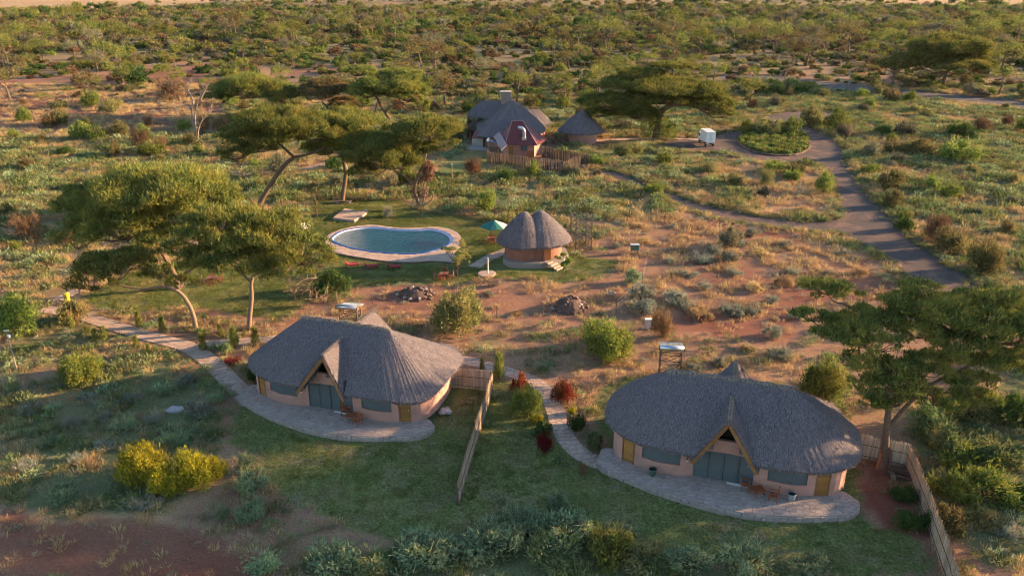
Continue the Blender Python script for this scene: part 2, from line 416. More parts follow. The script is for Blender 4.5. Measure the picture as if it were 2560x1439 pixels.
# ------------------------------------------------------------------ ground
def axis(a, b, step, lo, hi, g=1.12):
    s = list(np.arange(a, b + 1e-6, step)); d = step; x = b
    while x < hi: d *= g; x += d; s.append(x)
    d = step; x = a; pre = []
    while x > lo: d *= g; x -= d; pre.append(x)
    return np.array(pre[::-1] + s)
gx = axis(-95, 95, .72, -5000, 5000, 1.10); gy = axis(34, 185, .72, -400, 6000, 1.045)
X, Y = np.meshgrid(gx, gy); nx, ny = len(gx), len(gy)
vv = np.zeros((nx * ny, 3)); vv[:, 0] = X.ravel(); vv[:, 1] = Y.ravel()
idx = np.arange(nx * ny).reshape(ny, nx)
F = np.stack([idx[:-1, :-1], idx[:-1, 1:], idx[1:, 1:], idx[1:, :-1]], -1).reshape(-1, 4)
cen = vv[F].mean(1); keep = ~inside(cen[:, 0], cen[:, 1], [(-14.4 + (x + 14.4) * 1.06, 98.6 + (y - 98.6) * 1.08) for x, y in POOL])
F = F[keep]
me = bpy.data.meshes.new('ground')
me.vertices.add(len(vv)); me.vertices.foreach_set('co', vv.reshape(-1).astype(np.float32))
me.loops.add(F.size); me.loops.foreach_set('vertex_index', F.reshape(-1).astype(np.int32))
me.polygons.add(len(F)); me.polygons.foreach_set('loop_start', np.arange(0, F.size, 4, dtype=np.int32)); me.update(calc_edges=True)
zl = zones(vv[:, 0], vv[:, 1]); at_ = me.color_attributes.new('zone', 'FLOAT_COLOR', 'POINT')
at_.data.foreach_set('color', np.stack(zl, 1).reshape(-1).astype(np.float32))
m, t, bs, out = nt('ground_soil'); M['ground'] = m
bs.inputs['Roughness'].default_value = .95; bs.inputs['Specular IOR Level'].default_value = .05
ge = N(t, 'ShaderNodeNewGeometry'); va = N(t, 'ShaderNodeVertexColor', layer_name='zone'); sp = N(t, 'ShaderNodeSeparateColor')
t.links.new(va.outputs['Color'], sp.inputs[0]); pos = ge.outputs['Position']
n1 = noise(t, .35, 6, .7, pos); n2 = noise(t, 1.6, 5, .7, pos); n3 = noise(t, 6.0, 4, .75, pos); n4 = noise(t, .07, 4, .6, pos)
def thr(t, n, z, w=.35):
    """z raises how much of the noise n passes"""
    a = N(t, 'ShaderNodeMath', operation='ADD'); t.links.new(n, a.inputs[0]); t.links.new(z, a.inputs[1])
    return ramp(t, a.outputs[0], 1 - w * .5, 1 + w * .5)
soil = mixc(t, ramp(t, n1, .3, .7), (.28,.135,.09), (.185,.085,.06)); soil = mixc(t, ramp(t, n3, .38, .7), soil, (.34,.19,.135)); n5 = noise(t, 14.0, 3, .8, pos); soil = mixc(t, ramp(t, n5, .52, .75), soil, (.12,.06,.042))
soil = mixc(t, thr(t, n2, va.outputs['Alpha'], .5), soil, (.40,.26,.14))
soil = mixc(t, ramp(t, sp.outputs[2], .5, 1.0), soil, mixc(t, n2, (.24,.088,.055), (.15,.058,.04)))
g_ = mixc(t, ramp(t, n3, .3, .7), (.11,.13,.055), (.18,.165,.08))
soil = mixc(t, thr(t, n2, sp.outputs[1], .45), soil, g_)
lw = mixc(t, ramp(t, n2, .3, .7), (.12,.15,.042), (.19,.20,.065)); lw = mixc(t, ramp(t, n1, .46, .62), lw, (.25,.18,.115)); lw = mixc(t, ramp(t, n4, .52, .66), lw, (.15,.185,.055))
lw = mixc(t, ramp(t, n3, .55, .8), lw, (.25,.225,.10)); n6 = noise(t, 4.5, 7, .85, pos); lw = mixc(t, ramp(t, n6, .44, .62), lw, (.075,.105,.03)); lw = mixc(t, ramp(t, n6, .50, .38), lw, (.26,.255,.10))
soil = mixc(t, ramp(t, sp.outputs[0], .25, .75), soil, lw)
n7 = noise(t, 5.5, 7, .85, pos); hs7 = N(t, 'ShaderNodeHueSaturation'); t.links.new(soil, hs7.inputs['Color']); mr7 = N(t, 'ShaderNodeMapRange'); mr7.inputs[1].default_value = .35; mr7.inputs[2].default_value = .65; mr7.inputs[3].default_value = .55; mr7.inputs[4].default_value = 1.35; t.links.new(n7, mr7.inputs[0]); t.links.new(mr7.outputs[0], hs7.inputs['Value']); t.links.new(hs7.outputs[0], bs.inputs['Base Color'])
bp = N(t, 'ShaderNodeBump'); bp.inputs['Strength'].default_value = .7; bp.inputs['Distance'].default_value = .12
t.links.new(noise(t, 3.0, 6, .75, pos), bp.inputs['Height']); t.links.new(bp.outputs[0], bs.inputs['Normal'])
me.materials.append(m); tag(link('ground', me), kind='structure')

# ------------------------------------------------------------------ sheets: drive, road, tracks
from mathutils.geometry import tessellate_polygon
def sheet(name, pts, z, m):
    tr = tessellate_polygon([[Vector((x, y, 0)) for x, y in pts]])
    mb = MB(); fs = []
    for a, b, c in tr:
        s_ = (pts[b][0]-pts[a][0])*(pts[c][1]-pts[a][1]) - (pts[c][0]-pts[a][0])*(pts[b][1]-pts[a][1])
        fs.append((a, b, c) if s_ > 0 else (a, c, b))
    mb.add([(x, y, z) for x, y in pts], fs)
    o = mb.build(name, m); return tag(o, kind='structure')
def gravel(name, a, b, c, scale):
    m, t, bs, out = nt(name); bs.inputs['Roughness'].default_value = .9; bs.inputs['Specular IOR Level'].default_value = .1
    ge = N(t, 'ShaderNodeNewGeometry'); p = ge.outputs['Position']
    col = mixc(t, ramp(t, noise(t, 9, 5, .8, p), .35, .7), a, b)
    col = mixc(t, ramp(t, noise(t, scale, 5, .65, p, .6), .48, .68), col, c)
    t.links.new(col, bs.inputs['Base Color'])
    bp = N(t, 'ShaderNodeBump'); bp.inputs['Strength'].default_value = .6; bp.inputs['Distance'].default_value = .06
    t.links.new(noise(t, 7, 5, .75, p), bp.inputs['Height']); t.links.new(bp.outputs[0], bs.inputs['Normal']); return m
M['gravel'] = gravel('grey_gravel', (.115,.086,.077), (.062,.047,.043), (.21,.122,.086), .25)
M['tarmac'] = gravel('road_gravel', (.11,.09,.085), (.075,.062,.06), (.15,.105,.09), .05)
M['sand'] = gravel('sandy_track', (.36,.25,.18), (.30,.20,.14), (.26,.17,.11), .4)
def rough_edge(pts, amp, step=1.2):
    out_ = []; n = len(pts)
    for i in range(n):
        a, b = pts[i], pts[(i+1) % n]; L = math.hypot(b[0]-a[0], b[1]-a[1]); k = max(1, int(L / step))
        for j in range(k):
            t_ = j / k; out_.append((a[0] + (b[0]-a[0]) * t_ + R.uniform(-amp, amp), a[1] + (b[1]-a[1]) * t_ + R.uniform(-amp, amp)))
    return out_
DRIVE_R = [(2485,760),(2440,705),(2370,655),(2290,600),(2235,550),(2190,500),(2150,455),(2125,410),(2115,372),(2088,345),(2050,326),(2010,312)]
DRIVE = DRIVE_R + [(2070,306),(2130,300),(2138,287),(2060,276),(1960,279),(1895,291),(1868,310),(1862,322),(1800,334),(1740,344),(1650,352),(1640,364),(1700,378),(1760,381),(1830,386),(1870,399),(1950,411),(2030,407),(2055,421),(2082,470),(2095,540),(2060,552),(1980,549),(1880,537),(1800,519),(1740,504),(1680,480),(1600,449),(1530,425),(1450,420),(1445,430),(1500,440),(1560,460),(1640,490),(1700,520),(1790,545),(1900,565),(2010,577),(2090,584),(2140,604),(2200,645),(2260,692),(2330,728),(2390,760)]
DRIVE_W = poly(DRIVE)
drive = sheet('driveway', rough_edge(DRIVE_W, .34, .8), .006, M['gravel'])
ROAD_W = poly([(1800,187),(1900,190),(2000,200),(2150,213),(2300,228),(2450,243),(2900,292),(2900,312),(2450,261),(2300,247),(2150,233),(2000,214),(1900,203),(1800,198)])
sheet('road', rough_edge(ROAD_W, .35, 4), .008, M['tarmac'])
sheet('road_bank', rough_edge(poly([(1830,184),(2000,196),(2150,208),(2300,222),(2560,246),(2900,280),(2900,291),(2450,242),(2300,227),(2150,212),(2000,199),(1830,186.5)]), .3, 4), .007, M['rail'])
def ribbon(cl, w):
    L_, R_ = [], []
    for i, p in enumerate(cl):
        a = cl[max(i-1, 0)]; b = cl[min(i+1, len(cl)-1)]; dx, dy = b[0]-a[0], b[1]-a[1]; l = math.hypot(dx, dy) or 1
        ww = w[i] if isinstance(w, (list, tuple)) else w
        L_.append((p[0] - dy/l*ww/2, p[1] + dx/l*ww/2)); R_.append((p[0] + dy/l*ww/2, p[1] - dx/l*ww/2))
    return L_ + R_[::-1]
TR1 = ribbon(catmull(poly([(-60,512),(60,493),(140,482)]), 4), 1.6); TR2 = ribbon(catmull(poly([(540,441),(650,434),(760,422),(850,397),(900,372)]), 5), 1.8)
sheet('track', rough_edge(TR1, .15), .006, M['sand']); sheet('track', rough_edge(TR2, .15), .006, M['sand'])

# ------------------------------------------------------------------ crazy paving
def clip_half(pts, nx_, ny_, d):
    out_ = []; n = len(pts)
    for i in range(n):
        a, b = pts[i], pts[(i+1) % n]; da = a[0]*nx_ + a[1]*ny_ - d; db = b[0]*nx_ + b[1]*ny_ - d
        if da <= 0: out_.append(a)
        if (da < 0 < db) or (db < 0 < da):
            t_ = da / (da - db); out_.append((a[0] + (b[0]-a[0])*t_, a[1] + (b[1]-a[1])*t_))
    return out_
def paving(pts, cell, seed=1):
    g = random.Random(seed); xs = [p[0] for p in pts]; ys = [p[1] for p in pts]
    S = []
    x = min(xs) - cell
    while x < max(xs) + cell:
        y = min(ys) - cell
        while y < max(ys) + cell:
            S.append((x + g.uniform(-.42,.42)*cell, y + g.uniform(-.42,.42)*cell)); y += cell
        x += cell
    A = np.array(S); ins = inside(A[:, 0], A[:, 1], pts); cells = []
    for i in range(len(S)):
        d2 = ((A - A[i])**2).sum(1); o = np.argsort(d2)[1:16]
        if not ins[i] and not ins[o[:8]].any(): continue
        c_ = list(pts)
        # bound the outline to a window first
        for nx_, ny_, d in ((1,0,S[i][0]+cell*1.6),(-1,0,-S[i][0]+cell*1.6),(0,1,S[i][1]+cell*1.6),(0,-1,-S[i][1]+cell*1.6)):
            c_ = clip_half(c_, nx_, ny_, d)
            if len(c_) < 3: break
        for j in o:
            if len(c_) < 3: break
            dx, dy = S[j][0]-S[i][0], S[j][1]-S[i][1]
            c_ = clip_half(c_, dx, dy, (dx*(S[j][0]+S[i][0]) + dy*(S[j][1]+S[i][1])) / 2)
        if len(c_) < 3: continue
        cl = [c_[0]]
        for p in c_[1:]:
            if math.hypot(p[0]-cl[-1][0], p[1]-cl[-1][1]) > .04: cl.append(p)
        if len(cl) >= 3:
            ar = abs(sum(cl[k][0]*cl[(k+1)%len(cl)][1] - cl[(k+1)%len(cl)][0]*cl[k][1] for k in range(len(cl)))) / 2
            if ar > cell*cell*.06: cells.append((ar, cl))
    return cells
def lay(cells, z0, th, gap, m, parent, seed=1, name='stone', tf=None, limit=300):
    g = random.Random(seed); rest = MB(); cells = sorted(cells, key=lambda c: -c[0])
    for i, (ar, c_) in enumerate(cells):
        cx = sum(p[0] for p in c_)/len(c_); cy = sum(p[1] for p in c_)/len(c_); k = max(.6, 1 - gap / math.sqrt(ar))
        top = z0 + th + g.uniform(-.006, .008)
        pr = [((p[0]-cx)*k, (p[1]-cy)*k) for p in c_]
        if i < limit:
            MB().prism(pr, 0, top - z0).build(name, m, parent, loc=(cx, cy, z0))
        else: rest.prism([(p[0]+cx, p[1]+cy) for p in pr], z0, top)
    if rest.v: tag(rest.build('small_stones', m, parent), kind='stuff')

def stone_path(name, cl_px, w, cell, seed, m='stone_tan', k=5):
    cl = catmull(poly(cl_px), k); pts = ribbon(cl, w)
    o = MB().prism(pts, -.05, .028).build(name, M['mortar']); tag(o, kind='structure')
    lay(paving(pts, cell, seed), .029, .035, .05, M[m], o, seed)
    return pts
PATHS = []
PATHS.append(stone_path('stone_path', [(625,1003),(585,962),(535,912),(480,872),(420,853),(340,832),(265,808),(190,785),(105,772)], 1.75, .62, 3))
PATHS.append(stone_path('stone_path', [(492,862),(560,857),(640,852),(735,840)], 1.5, .62, 4))
PATHS.append(stone_path('stone_path', [(125,756),(160,742),(196,724)], 1.3, .6, 5))
PATHS.append(stone_path('stone_path', [(1505,1160),(1460,1140),(1425,1110),(1402,1070),(1388,1025),(1372,990),(1335,955),(1275,932),(1210,912),(1140,896)], 1.55, .55, 6))
PATHS.append(stone_path('stone_path', [(1488,352),(1560,349),(1660,346),(1760,350)], 1.5, .8, 8, k=3))
PATHS.append(stone_path('stone_path', [(1185,668),(1215,650),(1252,632),(1282,622)], 1.6, .6, 9))

# ------------------------------------------------------------------ thatch
def thatch_roof(eave, top, nr, th=.28, keep=None, bulge=.0, sag=.0):
    """eave: closed list of (x,y,z); top: matching list of (x,y,z). Returns outer MB"""
    n = len(eave); mb = MB(); vv = []
    for r in range(nr + 1):
        u = r / nr; b = bulge * math.sin(math.pi * u)
        for i in range(n):
            e, p = eave[i], top[i]
            vv.append((e[0] + (p[0]-e[0])*u, e[1] + (p[1]-e[1])*u, e[2] + (p[2]-e[2])*u + b))
    fs = []
    for r in range(nr):
        for i in range(n):
            j = (i+1) % n; q = (r*n+i, r*n+j, (r+1)*n+j, (r+1)*n+i)
            c_ = [sum(vv[k][a] for k in q)/4 for a in range(3)]
            if keep is None or keep(*c_): fs.append(q)
    # eave edge and soffit
    cx = sum(e[0] for e in eave)/n; cy = sum(e[1] for e in eave)/n
    o = len(vv)
    for e in eave: vv.append((cx + (e[0]-cx)*.985, cy + (e[1]-cy)*.985, e[2] - th))
    for e, p in zip(eave, top): vv.append((e[0] + (p[0]-e[0])*.3, e[1] + (p[1]-e[1])*.3, e[2] - th + (p[2]-e[2])*.26))
    for i in range(n):
        j = (i+1) % n
        for q in ((o+i, o+j, j, i), (o+n+i, o+n+j, o+j, o+i)):
            c_ = [sum(vv[k][a] for k in q)/4 for a in range(3)]
            if keep is None or keep(*c_): fs.append(q)
    mb.add(vv, fs); return mb
def straw_on(mb, n, ln=.4, wd=.035, lift=.16, edge=None, g=rng, skip_down=True):
    """loose straw lying down the slope of every outer face"""
    V = np.array(mb.v); T = []
    for f in mb.f:
        for k in range(1, len(f)-1): T.append((f[0], f[k], f[k+1]))
    T = np.array(T); a, b, c_ = V[T[:, 0]], V[T[:, 1]], V[T[:, 2]]
    nn = np.cross(b-a, c_-a); ar = np.linalg.norm(nn, axis=1)/2; nn = unit(nn)
    if skip_down: ar = np.where(nn[:, 2] > .12, ar, 0)
    k = g.choice(len(T), n, p=ar/ar.sum()); r1 = np.sqrt(g.random(n))[:, None]; r2 = g.random(n)[:, None]
    p = a[k]*(1-r1) + b[k]*r1*(1-r2) + c_[k]*r1*r2; nk = nn[k]
    dn = np.array([0,0,-1.0]) - nk * (-nk[:, 2:3]); dn = unit(dn)
    d = unit(dn + nk*lift*g.random((n,1)) + g.normal(size=(n,3))*.16)
    L = ln*(.5+g.random(n)); side = unit(np.cross(d, nk)); w = (wd*(.6+.8*g.random(n)))[:, None]
    p = p + nk*.012
    return np.stack([p - side*w*.5, p + side*w*.5, p + d*L[:, None] + side*w*.35, p + d*L[:, None] - side*w*.35], 1)
def fringe(eave, n, th, ln=.35, wd=.03, g=rng, keep=None):
    E_ = np.array(eave); k = g.integers(0, len(E_), n); t_ = g.random(n)[:, None]; nx_ = (k+1) % len(E_)
    p = E_[k]*(1-t_) + E_[nx_]*t_; c_ = E_.mean(0); o = unit((p - c_)*np.array([1,1,0]))
    p = p - np.array([0,0,1])*th*g.random((n,1))
    if keep is not None:
        s = np.array([keep(*q) for q in p]); p = p[s]; o = o[s]; n = len(p)
    d = unit(o*.55 + np.array([0,0,-1.0])*.8 + g.normal(size=(n,3))*.25)
    return blades(p - d*ln*.35, d, ln*(.4+.7*g.random(n)), wd, g)
def slab(pts, th):
    """thick quad sheet from 4 corners, grid 6x6"""
    mb = MB(); a, b, c_, d = [Vector(p) for p in pts]; n = 6
    nrm = (b-a).cross(d-a).normalized()
    if nrm.z < 0: nrm = -nrm
    def pt(u, v): return (a*(1-u)+b*u)*(1-v) + (d*(1-u)+c_*u)*v
    top = [tuple(pt(i/n, j/n)) for j in range(n+1) for i in range(n+1)]; bot = [tuple(Vector(p) - nrm*th) for p in top]
    o = len(top); fs = []
    flip = (b-a).cross(d-a).z < 0
    for j in range(n):
        for i in range(n):
            q = (j*(n+1)+i, j*(n+1)+i+1, (j+1)*(n+1)+i+1, (j+1)*(n+1)+i)
            fs.append(q[::-1] if flip else q); fs.append(tuple(x+o for x in (q if flip else q[::-1])))
    ring = [i for i in range(n+1)] + [(j)*(n+1)+n for j in range(1, n+1)] + [n*(n+1)+i for i in range(n-1, -1, -1)] + [j*(n+1) for j in range(n-1, 0, -1)]
    for k in range(len(ring)):
        p, q = ring[k], ring[(k+1) % len(ring)]; f = (p, p+o, q+o, q); fs.append(f[::-1] if flip else f)
    mb.add(top+bot, fs); return mb

# ------------------------------------------------------------------ guest cottages
def wall_y(x):
    ks = [(-7.6,.35),(-7.0,-.12),(-6,-.42),(-4.5,-.78),(-3,-.70),(-2.1,-.46),(2.1,-.46),(3,-.66),(4.4,-.74),(6,-.34),(7.0,-.05),(7.6,.35)]
    if x <= ks[0][0]: return ks[0][1]
    for (a, b), (c_, d) in zip(ks, ks[1:]):
        if x <= c_:
            t_ = (x-a)/(c_-a); t_ = t_*t_*(3-2*t_)*.5 + t_*.5; return b + (d-b)*t_
    return ks[-1][1]
def strip(mb, x0, x1, z0, z1, off=0.0, th=.25, mi=0):
    k = max(1, int((x1-x0)/.3)); xs = [x0 + (x1-x0)*i/k for i in range(k+1)]
    n = len(xs); vv = []
    for z in (z0, z1):
        for x in xs: vv.append((x, wall_y(x)+off, z))
    for z in (z0, z1):
        for x in xs: vv.append((x, wall_y(x)+off+th, z))
    fs = []
    for i in range(k):
        fs += [(i, i+1, n+i+1, n+i), (2*n+i+1, 2*n+i, 3*n+i, 3*n+i+1), (n+i, n+i+1, 3*n+i+1, 3*n+i), (i+1, i, 2*n+i, 2*n+i+1)]
    fs += [(0, n, 3*n, 2*n), (k, 2*n+k, 3*n+k, n+k)]
    mb.add(vv, fs, mi)
TZ = .45
def cottage(M0, rz, sc, label, sharp, seed, ridge):
    g = np.random.default_rng(seed); gr = random.Random(seed)
    root = thing('thatched_cottage', label, 'cottage', (M0[0], M0[1], 0), rz, 'guest cottages with thatched roofs'); root.scale = (sc, sc, 1)
    # terrace
    tp = [(-8.6,1.2),(-8.75,-.4),(-8.3,-1.3),(-6.4,-2.0),(-4.2,-2.75),(-1.7,-3.3),(.5,-3.55),(2.3,-3.5),(4.6,-3.0),(6.6,-2.3),(8.0,-1.75),(8.7,-1.0),(8.85,-.1),(8.5,.4),(7.8,.9),(6,1.2),(0,.6),(-6,1.0)]
    tpc = catmull(tp, 3, True)
    ter = MB().prism([(x*.996, y*.993) for x, y in tpc], -.1, TZ-.035).build('terrace', M['mortar'], root)
    vis = [p for p in tpc if p[1] < .95]
    front = [(x, y) for x, y in tpc]
    lay(paving(front, .40, seed), TZ-.034, .034, .022, M['stone'], ter, seed, 'paving_stone')
    edge = catmull([p for p in tp if p[1] < .5], 4)
    L_ = 0; cur = edge[0]; acc = []
    for p in edge[1:]:
        acc.append((cur, p)); cur = p
    pts_ = [edge[0]]; dist = 0; step = gr.uniform(.25,.5)
    for a, b in acc:
        l = math.hypot(b[0]-a[0], b[1]-a[1]); pos_ = 0
        while dist + (l-pos_) >= step:
            pos_ += step - dist; dist = 0; t_ = pos_/l; pts_.append((a[0]+(b[0]-a[0])*t_, a[1]+(b[1]-a[1])*t_)); step = gr.uniform(.22,.55)
        dist += l - pos_
    for a, b in zip(pts_, pts_[1:]):
        l = math.hypot(b[0]-a[0], b[1]-a[1]); an = math.atan2(b[1]-a[1], b[0]-a[0]); h = TZ - .04 + gr.uniform(-.02,.02)
        zb = -.05; cuts = [0, h*gr.uniform(.3,.5), h*gr.uniform(.62,.75), h] if gr.random() < .45 else [0, h*gr.uniform(.4,.62), h]
        for c0, c1 in zip(cuts, cuts[1:]):
            MB().box((gr.uniform(-.02,.02),gr.uniform(-.025,.025),(c0+c1)/2), ((l-.012)*gr.uniform(.95,1.0),.17+gr.uniform(0,.07),c1-c0-.015), gr.uniform(-.06,.06)).build('edge_stone', M['stone'], ter, loc=((a[0]+b[0])/2,(a[1]+b[1])/2,0), rz=an)
    # walls
    W = MB(); T0, T1 = TZ - .02, TZ + 2.42
    strip(W, -7.6, -7.15, T0, T1); strip(W, -7.15, -6.2, TZ+2.1, T1); strip(W, -6.2, -5.65, T0, T1)
    strip(W, -5.65, -2.95, T0, TZ+.82); strip(W, -5.65, -2.95, TZ+2.0, T1); strip(W, -2.95, -2.05, T0, T1)
    strip(W, 2.0, 2.9, T0, T1); strip(W, 2.9, 5.45, T0, TZ+.82); strip(W, 2.9, 5.45, TZ+2.0, T1); strip(W, 5.45, 6.0, T0, T1)
    strip(W, 6.0, 6.95, TZ+2.1, T1); strip(W, 6.95, 7.6, T0, T1)
    # gable wall with arched underside and a dark gap at the apex
    yw = -.46
    n = 12; low = []; hi = []
    for i in range(n+1):
        x = -2.05 + 4.05*i/n; low.append((x, TZ+2.12 + .18*math.cos(math.pi*(x)/4.2))); hi.append((x, min(TZ+3.25, TZ+2.2+(2.2-abs(x))*1.5)))
    vv = [(x, yw, z) for x, z in low] + [(x, yw, z) for x, z in hi] + [(x, yw+.25, z) for x, z in low] + [(x, yw+.25, z) for x, z in hi]
    fs = []
    for i in range(n):
        fs += [(i, i+1, n+2+i, n+1+i), (n+1+i, n+2+i, 3*n+4+i, 3*n+3+i), (i+1, i, 2*n+2+i, 2*n+3+i)]
    W.add(vv, fs)
    ring = [(7.6,.35),(8.0,1.2),(8.15,2.4),(8.1,4.4),(7.8,6.2),(7.2,7.2),(3,7.5),(-3,7.5),(-7.2,7.2),(-7.8,6.2),(-8.1,4.4),(-8.15,2.4),(-8.0,1.2),(-7.6,.35)]
    for a, b in zip(ring, ring[1:]):
        dx, dy = b[0]-a[0], b[1]-a[1]; l = math.hypot(dx, dy); nx_, ny_ = dy/l*.24, -dx/l*.24
        W.add([(a[0],a[1],T0),(b[0],b[1],T0),(b[0],b[1],T1),(a[0],a[1],T1),(a[0]-nx_,a[1]-ny_,T0),(b[0]-nx_,b[1]-ny_,T0),(b[0]-nx_,b[1]-ny_,T1),(a[0]-nx_,a[1]-ny_,T1)], [(0,1,2,3),(5,4,7,6)])
    W.build('wall', M['pink'], root)
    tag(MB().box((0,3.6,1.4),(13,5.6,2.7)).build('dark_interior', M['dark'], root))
    for x0, x1 in ((-5.65,-2.95),(2.9,5.45)):
        b = MB(); strip(b, x0+.01, x1-.01, TZ+.80, TZ+2.02, .09, .04); b.build('window_blind', M['greyblind'], root)
        b = MB(); strip(b, x0+.01, x1-.01, TZ+.80, TZ+.86, -.05, .13); b.build('window_sill', M['pink'], root)
    for x0, x1 in ((-7.15,-6.2),(6.0,6.95)):
        a = (x0, wall_y(x0)); b = (x1, wall_y(x1)); an = math.atan2(b[1]-a[1], b[0]-a[0]); w = math.hypot(b[0]-a[0], b[1]-a[1])
        d = MB()
        d.box((-w/2+.05,0,1.05),(.10,.16,2.1)); d.box((w/2-.05,0,1.05),(.10,.16,2.1)); d.box((0,0,2.06),(w-.2,.16,.08))
        do = d.build('door', M['timber'], root, loc=((a[0]+b[0])/2,(a[1]+b[1])/2+.10,TZ), rz=an)
        for k in range(8):
            MB().box((0,.01,.13+k*.248),(w-.21,.05,.238)).build('plank', M['wood'], do)
        MB().box((w*.28,-.04,1.02),(.04,.06,.16)).build('handle', M['metal'], do)
    nP = 4; xw = 4.05/nP
    for k in range(nP):
        x = -2.05 + xw*(k+.5); b = MB(); b.box((0,0,1.13),(xw-.03,.05,2.26)); b.box((-xw/2+.05,-.035,1.13),(.07,.03,2.2)); b.box((xw/2-.05,-.035,1.13),(.07,.03,2.2))
        b.build('folding_panel', M['greyblind'], root, loc=(x, yw+.12+(.03 if k == 2 else 0), TZ))
    MB().box((1.05,yw-.12,TZ+.02),(1.5,.2,.04)).build('threshold', M['white'], root)
    l = MB().box((-2.5,-.72,TZ+1.55),(.12,.14,.26)).build('wall_lamp', M['rail'], root); MB().box((-2.5,-.74,TZ+1.38),(.09,.09,.1)).build('lamp_glass', M['white'], l)
    # main roof
    YC = 3.4; a_, b_ = 8.95, 5.2; n = 168; ex = sharp; eave = []; top = []
    RZ = 6.45
    for i in range(n):
        th = 2*math.pi*i/n; cx_, sy_ = math.cos(th), math.sin(th)
        exx = 4.6 if sharp > 2.95 and cx_ > 0 else 2.9 if sharp > 2.95 else ex; x = a_*math.copysign(abs(cx_)**(2/exx), cx_); y = b_*math.copysign(abs(sy_)**(2/exx), sy_)
        ez = 2.98 + .08*math.sin(th*5+seed) + gr.uniform(-.03,.03)
        eave.append((x, YC+y, ez))
        u = max(-1, min(1, x/a_*1.12)); rx = (ridge[1] if u > 0 else ridge[0])*u
        top.append((rx, YC + .18*sy_, RZ - (.08 if sharp > 2.95 else .16)*abs(u)**2.5))
    def keep(x, y, z):
        if y > YC: return True
        lim = 1.8*(1 - (z-2.5)/(5.5-2.5))
        return abs(x) > lim - .12
    rf = thatch_roof(eave, top, 22, .27, keep, .22 if sharp < 2.95 else .05)
    ro = rf.build('thatch_roof', M['thatch'], root, smooth=False)
    S = straw_on(rf, 16000, .19, .028, .07, g=g)
    mid_ = S.mean(1); ok = np.array([keep(*q) for q in mid_]); S = S[ok]
    S2 = fringe(eave, 2600, .27, .14, .03, g, keep)
    tag(link('straw', npmesh('straw', np.concatenate([S, S2]), M['straw']), ro), kind='stuff')
    rid = []
    for k in range(26):
        u = -1 + 2*k/25; x = (ridge[1] if u > 0 else ridge[0])*u*1.02; rid.append((x, YC, RZ + .06 - (.08 if sharp > 2.95 else .16)*abs(u)**2.5 + gr.uniform(-.02,.02)))
    rm = MB().tube(rid, [.12+.05*math.sin(k*1.7) for k in range(26)], 8)
    rc = rm.build('ridge_cap', M['thatch'], ro, smooth=True)
    S = straw_on(rm, 2200, .2, .03, .25, g=g, skip_down=False); tag(link('ridge_straw', npmesh('ridge_straw', S, M['straw_pale']), ro), kind='stuff')
    # dormers: front and rear
    def dormer(yt, yb, yf, sgn, zt, name, boards):
        dm = None; allS = []
        for s in (-1, 1):
            q = [(0, yt, zt), (s*2.25, yf, 2.62), (s*2.3, yf+sgn*1.5, 2.95), (0, yb, zt+.12)]
            sb = slab(q, .2)
            if dm is None: dm = sb
            else: dm.add(sb.v, sb.f)
        do = dm.build(name, M['thatch'], root)
        S = straw_on(dm, 2800, .18, .028, .08, g=g)
        ed = []
        for s in (-1, 1):
            k = g.random(260)[:, None]; p = np.array([0, yt, zt])*(1-k) + np.array([s*2.25, yf, 2.62])*k
            d = unit(np.array([s*.5, -sgn*.5, -.6]) + g.normal(size=(260,3))*.3); ed.append(blades(p-d*.1, d, .3, .035, g))
        k = g.random(420)[:, None]; p = np.array([0, yt, zt])*(1-k) + np.array([0, yb, zt+.12])*k
        d = unit(np.array([0,0,-.25]) + g.normal(size=(420,3))*np.array([1,.4,.2])); ed2 = blades(p+np.array([0,0,.03]), d, .2, .035, g)
        tag(link('straw', npmesh('straw', np.concatenate([S]+ed), M['straw']), do), kind='stuff')
        tag(link('ridge_straw', npmesh('ridge_straw', ed2, M['straw_pale']), do), kind='stuff')
        if boards:
            for s in (-1, 1):
                MB().bar((s*.06, yt-.07, zt-.38), (s*2.12, yf-.07, 2.42), .10, .28).build('barge_board', M['timber'], do)
        return do
    dormer(-1.0, 2.6, -1.85, 1, 5.72, 'front_gable', True)
    dormer(2*YC+.75, 2*YC-2.3, 2*YC+1.75, -1, 5.95, 'rear_gable', False)
    # dark sheet behind the open gable apex, its shade put into the colour
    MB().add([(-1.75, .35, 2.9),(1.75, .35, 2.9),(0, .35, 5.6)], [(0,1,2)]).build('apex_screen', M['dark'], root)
    # low rear wing roof on the right
    ev, tp_ = [], []
    for i in range(40):
        a = 2*math.pi*i/40; ev.append((5.9+1.9*math.cos(a), 7.7+1.8*math.sin(a), 2.6)); tp_.append((5.3+.4*math.cos(a), 6.9+.04*math.sin(a), 3.75))
    wr = thatch_roof(ev, tp_, 8, .25); wo_ = wr.build('rear_wing_roof', M['thatch'], root)
    tag(link('straw', npmesh('straw', np.concatenate([straw_on(wr, 1500, .32, .035, .25, g=g), fringe(ev, 500, .25, .3, .035, g)]), M['straw']), wo_), kind='stuff')
    MB().lathe([(1.6,0),(1.6,2.5)], 20, (5.9,7.7,0)).build('rear_wing_wall', M['pink'], root)
    return root
cotA = cottage((-14.4,56.1), math.radians(-18.46), .99, 'thatched cottage with angular roof end, reed fence at its right, nearest the swimming pool', 3.0, 21, (4.4,3.7))
cotB = cottage((14.785,46.63), math.radians(-17.39), 1.0, 'round-ended thatched cottage with two potted plants on its terrace, lower right', 2.85, 22, (4.6,4.2))
